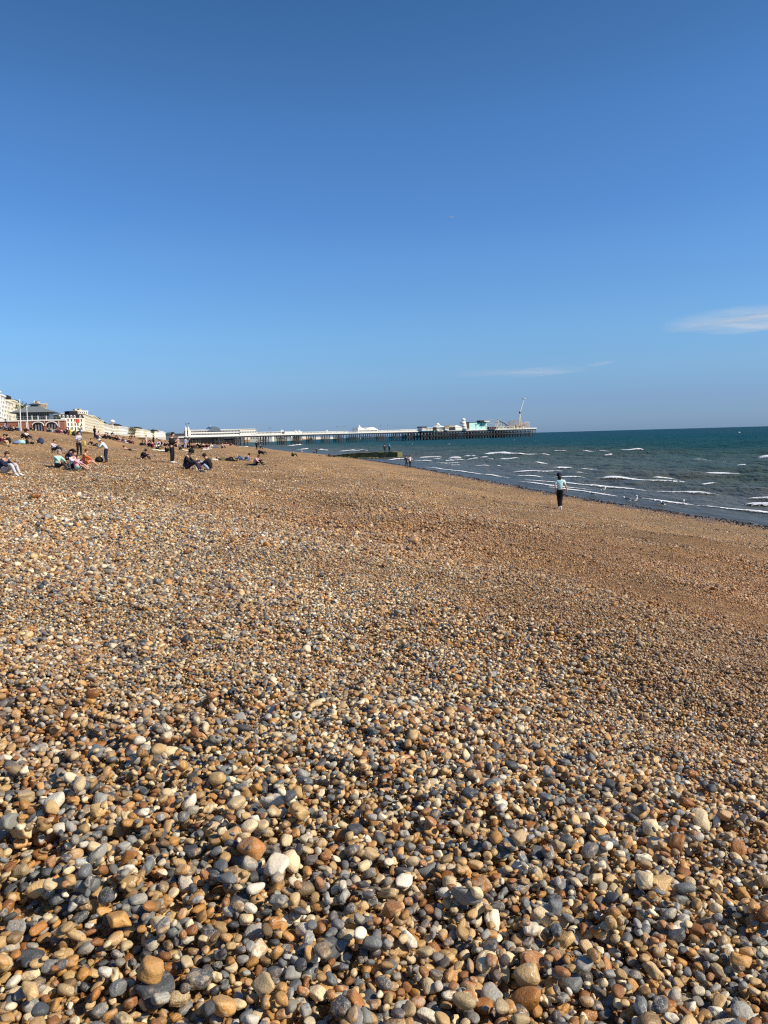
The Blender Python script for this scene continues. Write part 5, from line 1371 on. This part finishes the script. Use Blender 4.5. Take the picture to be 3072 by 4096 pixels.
g_tail = MB().prism([(-.14, .20), (-.30, .17), (-.30, .185), (-.14, .23)], -.035, .035).mesh('tail'); g_tail.materials.append(M_gw)
g_leg = MB().bar((0, 0, .15), (.01, 0, 0), .008, 5).bar((.01, 0, .006), (.06, 0, .004), .008, 4).mesh('leg'); g_leg.materials.append(K['yellow'])
def gull(p, yaw, label, s=1.0, legs=True, group='gulls at the water edge'):
    o = link('gull', g_body); o.location = p; o.rotation_euler = (0, 0, R(yaw)); o.scale = (s,) * 3; tag(o, label, 'gull', group)
    for n_, m in (('head', g_head), ('beak', g_beak), ('wing', g_wing), ('tail', g_tail)): link(n_, m, o)
    if legs:
        for y in (-.03, .03): l = link('leg', g_leg, o); l.location = (0, y, 0)
for (u, v, yaw, lb) in ((2368, 1984, 160, 'gull wading alone nearest the walking woman'), (2415, 1964, 30, 'gull low over the shallows right of the woman'), (2506, 2004, 150, 'gull at the left of the three standing together'),
                        (2538, 2010, 10, 'middle gull of the three standing together in the shallows'), (2557, 1999, 170, 'gull behind the other two of the three in the shallows'), (2628, 2016, 175, 'left one of two gulls side by side on the wet edge'),
                        (2649, 2025, 100, 'right one of two gulls side by side on the wet edge'), (2733, 2019, 60, 'gull standing in the foam line farthest right')):
    p = sea_pt(u, v); z = max(SEA_Z - .06, tz(p.x, p.y)) - .0
    gull((p.x, p.y, z), yaw, lb, 1.05)
for i, (u, v, lb, s) in enumerate(((1647, 1778, 'tiny white gull floating left of the pier head', 2.2), (1795, 1779, 'tiny white gull floating below the pier carousel', 2.2), (2057, 1762, 'tiny white gull floating right below the coaster', 2.4), (2139, 1763, 'faint gull floating off the pier end', 1.6))):
    p = sea_pt(u, v); gull((p.x, p.y, SEA_Z - .25), 40 * i, lb, s, False, 'gulls floating offshore')
p = at(1805, 874, 60); o = link('flying_gull', g_body); o.location = p; o.rotation_euler = (0, -.1, R(160)); tag(o, 'tiny pale gull flying high in the blue sky', 'gull')
link('head', g_head, o); o.scale = (.45, .45, .45)
for s in (-1, 1):
    w = MB(); w.V = [Vector(q) for q in ((.10, .03 * s, .22), (-.06, .03 * s, .22), (-.10, .32 * s, .31), (-.16, .62 * s, .24), (.02, .34 * s, .33))]; w.V += [q + Vector((0, 0, .015)) for q in w.V]
    w.Fc = [(0, 1, 2, 3, 4), (9, 8, 7, 6, 5)] + [(i, (i + 1) % 5, 5 + (i + 1) % 5, 5 + i) for i in range(5)]; w.build('wing', M_gw, o)
p = sea_pt(1443, 1757); t_ = empty('sailing_boat', (p.x, p.y, SEA_Z), R(20), 'small white sailing boat seen between the pier legs', 'boat')
MB().prism([(-3, .7), (-2.4, -.1), (2.2, -.1), (3.4, .9)], -.9, .9).build('hull', K['white'], t_); MB().bar((0, 0, .7), (0, 0, 5.5), .07, 5).build('mast', K['steel'], t_)
MB().prism([(-2.2, 1.2), (-.05, 1.2), (-.05, 5.2)], -.03, .03).build('sail', K['white'], t_)
p = sea_pt(2957, 1730.5); t_ = empty('motor_boat', (p.x, p.y, SEA_Z), R(20), 'tiny white boat far out on the open sea at right', 'boat')
MB().prism([(-6, 2.2), (-5, -.2), (5, -.2), (7.5, 2.8)], -1.8, 1.8).build('hull', K['white'], t_); MB().box(-3, 1.5, -1.2, 1.2, 2.2, 4.6).build('cabin', K['white'], t_); t_.scale = (.14, .14, .14)

# ------------------------------------------------------------------ belongings on the beach
def bag(u, v, w, h, mat, label, cat='bag', name='bag', flap=True, col=None):
    p = ground(u, v); D = math.hypot(p.x, p.y); w_, h_ = w / F * D, h / F * D
    o = raw_mesh(name, ell((0, 0, h_ * .42), (w_ / 2, w_ * .33, h_ * .56)) * (1 + .05 * vnoise(V2, 3, int(u)))[:, None], T2)
    o = link(name, o, None, mat); o.location = p; o.rotation_euler = (0, 0, rr.uniform(-.4, .4)); tag(o, label, cat)
    if flap:
        link('pocket', raw_mesh('pocket', ell((0, -w_ * .26, h_ * .32), (w_ * .3, w_ * .14, h_ * .26)), T2), o, mat)
        m = MB()
        for k in range(8):
            a, b = k * PI / 8, (k + 1) * PI / 8; m.bar((w_ * .18 * math.cos(a), 0, h_ * (.9 + .2 * math.sin(a))), (w_ * .18 * math.cos(b), 0, h_ * (.9 + .2 * math.sin(b))), h_ * .03, 5)
        m.build('handle', mat, o)
    return o
B = dict(black=paint('bag_black', (.012, .012, .014), .7), navy=paint('bag_navy', (.03, .045, .11), .7), mint=paint('bag_mint', (.25, .62, .50), .6), aqua=paint('cloth_aqua', (.42, .72, .74), .9, .2, 4), cream=paint('cloth_cream', (.75, .70, .55), .9), blue=paint('cloth_blue', (.16, .25, .45), .9, .3, 5), yellow=paint('cloth_yellow', (.72, .58, .14), .9))
bag(398, 1848, 30, 20, B['black'], 'black rucksack lying behind the stooping man')
bag(163, 1776, 24, 23, B['navy'], 'navy rucksack at the right end of the left group')
bag(109, 1776, 14, 17, B['black'], 'small black bag beside the aqua towel')
bag(128, 1776, 18, 9, B['black'], 'low flat black bag between the other bags of the left group')
bag(739, 1873, 17, 22, B['mint'], 'mint green bag beside the person in the black cap')
bag(722, 1800, 14, 12, B['black'], 'dark bag at the feet of the tan bather')
bag(64, 1776, 26, 12, B['blue'], 'crumpled blue cloth bag beside the aqua towel', 'bag')
bag(86, 1776, 30, 15, B['aqua'], 'bulky pale aqua bag beside the blue cloth bag', 'bag')
def towel(u, v, w, d, mat, label):
    p = ground(u, v); D = math.hypot(p.x, p.y); W_ = w / F * D; n = 12
    G_ = np.zeros((n, n, 3)); yaw = rr.uniform(-.2, .2)
    for i in range(n):
        for j in range(n):
            x, y = (i / (n - 1) - .5) * W_, (j / (n - 1) - .5) * d; X, Y = p.x + x * math.cos(yaw) - y * math.sin(yaw), p.y + x * math.sin(yaw) + y * math.cos(yaw)
            G_[i, j] = (X - p.x, Y - p.y, tz(X, Y) - p.z + .05 + .02 * math.sin(i * 1.7 + j))
    me = grid_mesh('towel', G_); o = link('towel', me, None, mat); o.location = p; m = o.modifiers.new('t', 'SOLIDIFY'); m.thickness = .02
    tag(o, label, 'towel')
for a in ((235, 1734, 60, 2.2, K['pinkp'], 'pink towel under the people below the brick arches'), (860, 1841, 22, .8, B['cream'], 'white mat left of the person in olive lying down'), 
          (740, 1802, 30, 1.4, B['cream'], 'pale cream mat under the standing bathers'), (640, 1803, 60, 1.4, B['cream'], 'white cloth spread in front of the picnic group'), (905, 1779, 70, 3, K['pinkp'], 'pale pink towel among the far sunbathers'),
          (800, 1776, 36, 1.6, B['cream'], 'cream towel under the kneeling fair bather'), (960, 1786, 60, 2.4, B['cream'], 'cream towel at the waterline under the pier'), (270, 1734, 14, .8, B['cream'], 'small cream towel right of the pink one'), (395, 1729, 34, 1.6, B['cream'], 'white towel beneath the pink top and white hat'),
          (828, 1799, 34, 1.4, B['cream'], 'pale towel under the pink topped sunbather'), (482, 1739, 40, 1.6, K['pinkp'], 'pink and white towel on the ridge below the far houses'), (1010, 1862, 40, 1.0, B['black'], 'dark mat under the pale pink top')):
    towel(*a)
# held and small things
def held(u, v, D, mesh_fn, mat, label, name, cat):
    p = at(u, v, D); o = mesh_fn().build(name, mat, None); o.location = p; tag(o, label, cat); return o
g7 = ground(318, 1822); g8 = ground(424, 1850); g28 = ground(690, 1852)
for (u, v, Y, mat, lb, w, h, d_) in ((337, 1773, g7.y - .25, B['yellow'], 'yellow towel hanging from the hand of the man in grey', .22, .42, .10), (409, 1782, g8.y, B['aqua'], 'light blue towel held out by the stooping person', .62, .16, .30)):
    p = at(u, v, Y); G_ = np.zeros((8, 8, 3))
    me = raw_mesh('held_towel', ell((0, 0, 0), (w / 2, d_ / 2, h / 2)) * (1 + .16 * vnoise(V2, 3.3, int(u)))[:, None], T2); o = link('held_towel', me, None, mat); o.location = p; tag(o, lb, 'towel')
p = ground(786, 1879); m = MB().lathe((0, 0, 0), [(.05, 0), (.055, .03), (.055, .30), (.022, .36), (.022, .42)], 12)
o = m.build('bottle', B['cream'], None, True); o.location = p; tag(o, 'tall cream bottle standing between the black cap and the pale jeans', 'bottle'); MB().lathe((0, 0, .423), [(.028, 0), (.028, .04)], 10).build('cap', B['yellow'], o)
o.scale = (1.6, 1.6, 1.25)
# wrack line
N = 1500; Yw = 30 + 120 * rng.random(N) ** 1.7; dw = np.abs(rng.normal(.35, .5, N)); Xw = shore_x(Yw) - dw + .3 * np.sin(Yw * .9)
me = bpy.data.meshes.new('wrack'); me.vertices.add(N); me.vertices.foreach_set('co', np.stack([Xw, Yw, terrain(Xw, Yw) + .02], 1).astype(np.float32).ravel())
for nm, arr, ty, key in (('rot', np.stack([rng.normal(0, .3, N), rng.normal(0, .3, N), rng.uniform(0, 6.3, N)], 1), 'FLOAT_VECTOR', 'vector'), ('scl', (.03 + .035 * rng.random((N, 1)) ** 2) * np.array([[1.5, 1.1, .8]]), 'FLOAT_VECTOR', 'vector'), ('pick', rng.integers(0, 8, N), 'INT', 'value')):
    a_ = me.attributes.new(nm, ty, 'POINT'); a_.data.foreach_set(key, (arr.astype(np.float32) if ty != 'INT' else arr.astype(np.int32)).ravel())
wr_col = bpy.data.collections.new('wrack_shapes'); M_wr = paint('wet_weed', (.035, .028, .02), .3, .2, 6)
for i in range(8):
    m = raw_mesh('wrack_shape', pebble_shape(400 + i, V2, T2) * (1 + .25 * vnoise(V2, 5, i))[:, None], T2); m.materials.append(M_wr); wr_col.objects.link(bpy.data.objects.new('wrack_shape_%02d' % i, m))
ng2 = ng.copy(); [n_ for n_ in ng2.nodes if n_.bl_idname == 'GeometryNodeCollectionInfo'][0].inputs['Collection'].default_value = wr_col
wrk = tag(link('wrack', me, None), 'thin dark line of seaweed and wet stones along the water edge', 'seaweed', None, 'stuff'); md = wrk.modifiers.new('scatter', 'NODES'); md.node_group = ng2
# clouds: thin high sheets far out over the sea
def cloud(u, v, Y, w, d_, seed, dens, label):
    t = NT('thin_cloud'); O = t.obj(); mp = t.node('ShaderNodeMapping'); t.put(mp.inputs['Vector'], O); mp.inputs['Scale'].default_value = (1.3, 2.6, 5); mp.inputs['Location'].default_value = (seed, seed, 0)
    n = t.noise(1.0, 6, .6, mp.outputs[0], dist=.5)
    g = t.node('ShaderNodeTexGradient', gradient_type='SPHERICAL'); t.put(g.inputs[0], O)
    al = t.math('MULTIPLY', t.mr(g.outputs[0], 0.0, .75), t.mr(n, .22, .70)); al = t.math('MULTIPLY', al, dens, clamp=True)
    em = t.node('ShaderNodeBsdfDiffuse'); em.inputs[0].default_value = (.80, .88, 1, 1)
    tr2 = t.node('ShaderNodeBsdfTranslucent'); tr2.inputs[0].default_value = (.80, .88, 1, 1)
    m0 = t.node('ShaderNodeMixShader'); t.l.new(em.outputs[0], m0.inputs[1]); t.l.new(tr2.outputs[0], m0.inputs[2])
    tr = t.node('ShaderNodeBsdfTransparent'); ms = t.node('ShaderNodeMixShader')
    t.put(ms.inputs[0], al); t.l.new(tr.outputs[0], ms.inputs[1]); t.l.new(m0.outputs[0], ms.inputs[2]); t.l.new(ms.outputs[0], t.out.inputs[0])
    V = np.zeros((5, 13, 3)); 
    for i in range(5):
        for j in range(13): V[i, j] = ((j - 6) / 6, (i - 2) / 2, .02 * math.sin(j + i))
    me = grid_mesh('cloud', V); o = link('cloud', me, None, t.m); p = at(u, v, Y); o.location = p; o.scale = (w, d_, w); tag(o, label, 'cloud')
cloud(3060, 1276, 24000, 3000, 3600, 1.0, 1.45, 'soft thin white cloud streak at the right edge over the sea')
cloud(2110, 1488, 30000, 3000, 2500, 5.0, .5, 'faint thin cloud wisp low above the pier end')
cloud(2400, 1455, 30000, 500, 1500, 9.0, .4, 'small faint cloud puff right of the low wisp')
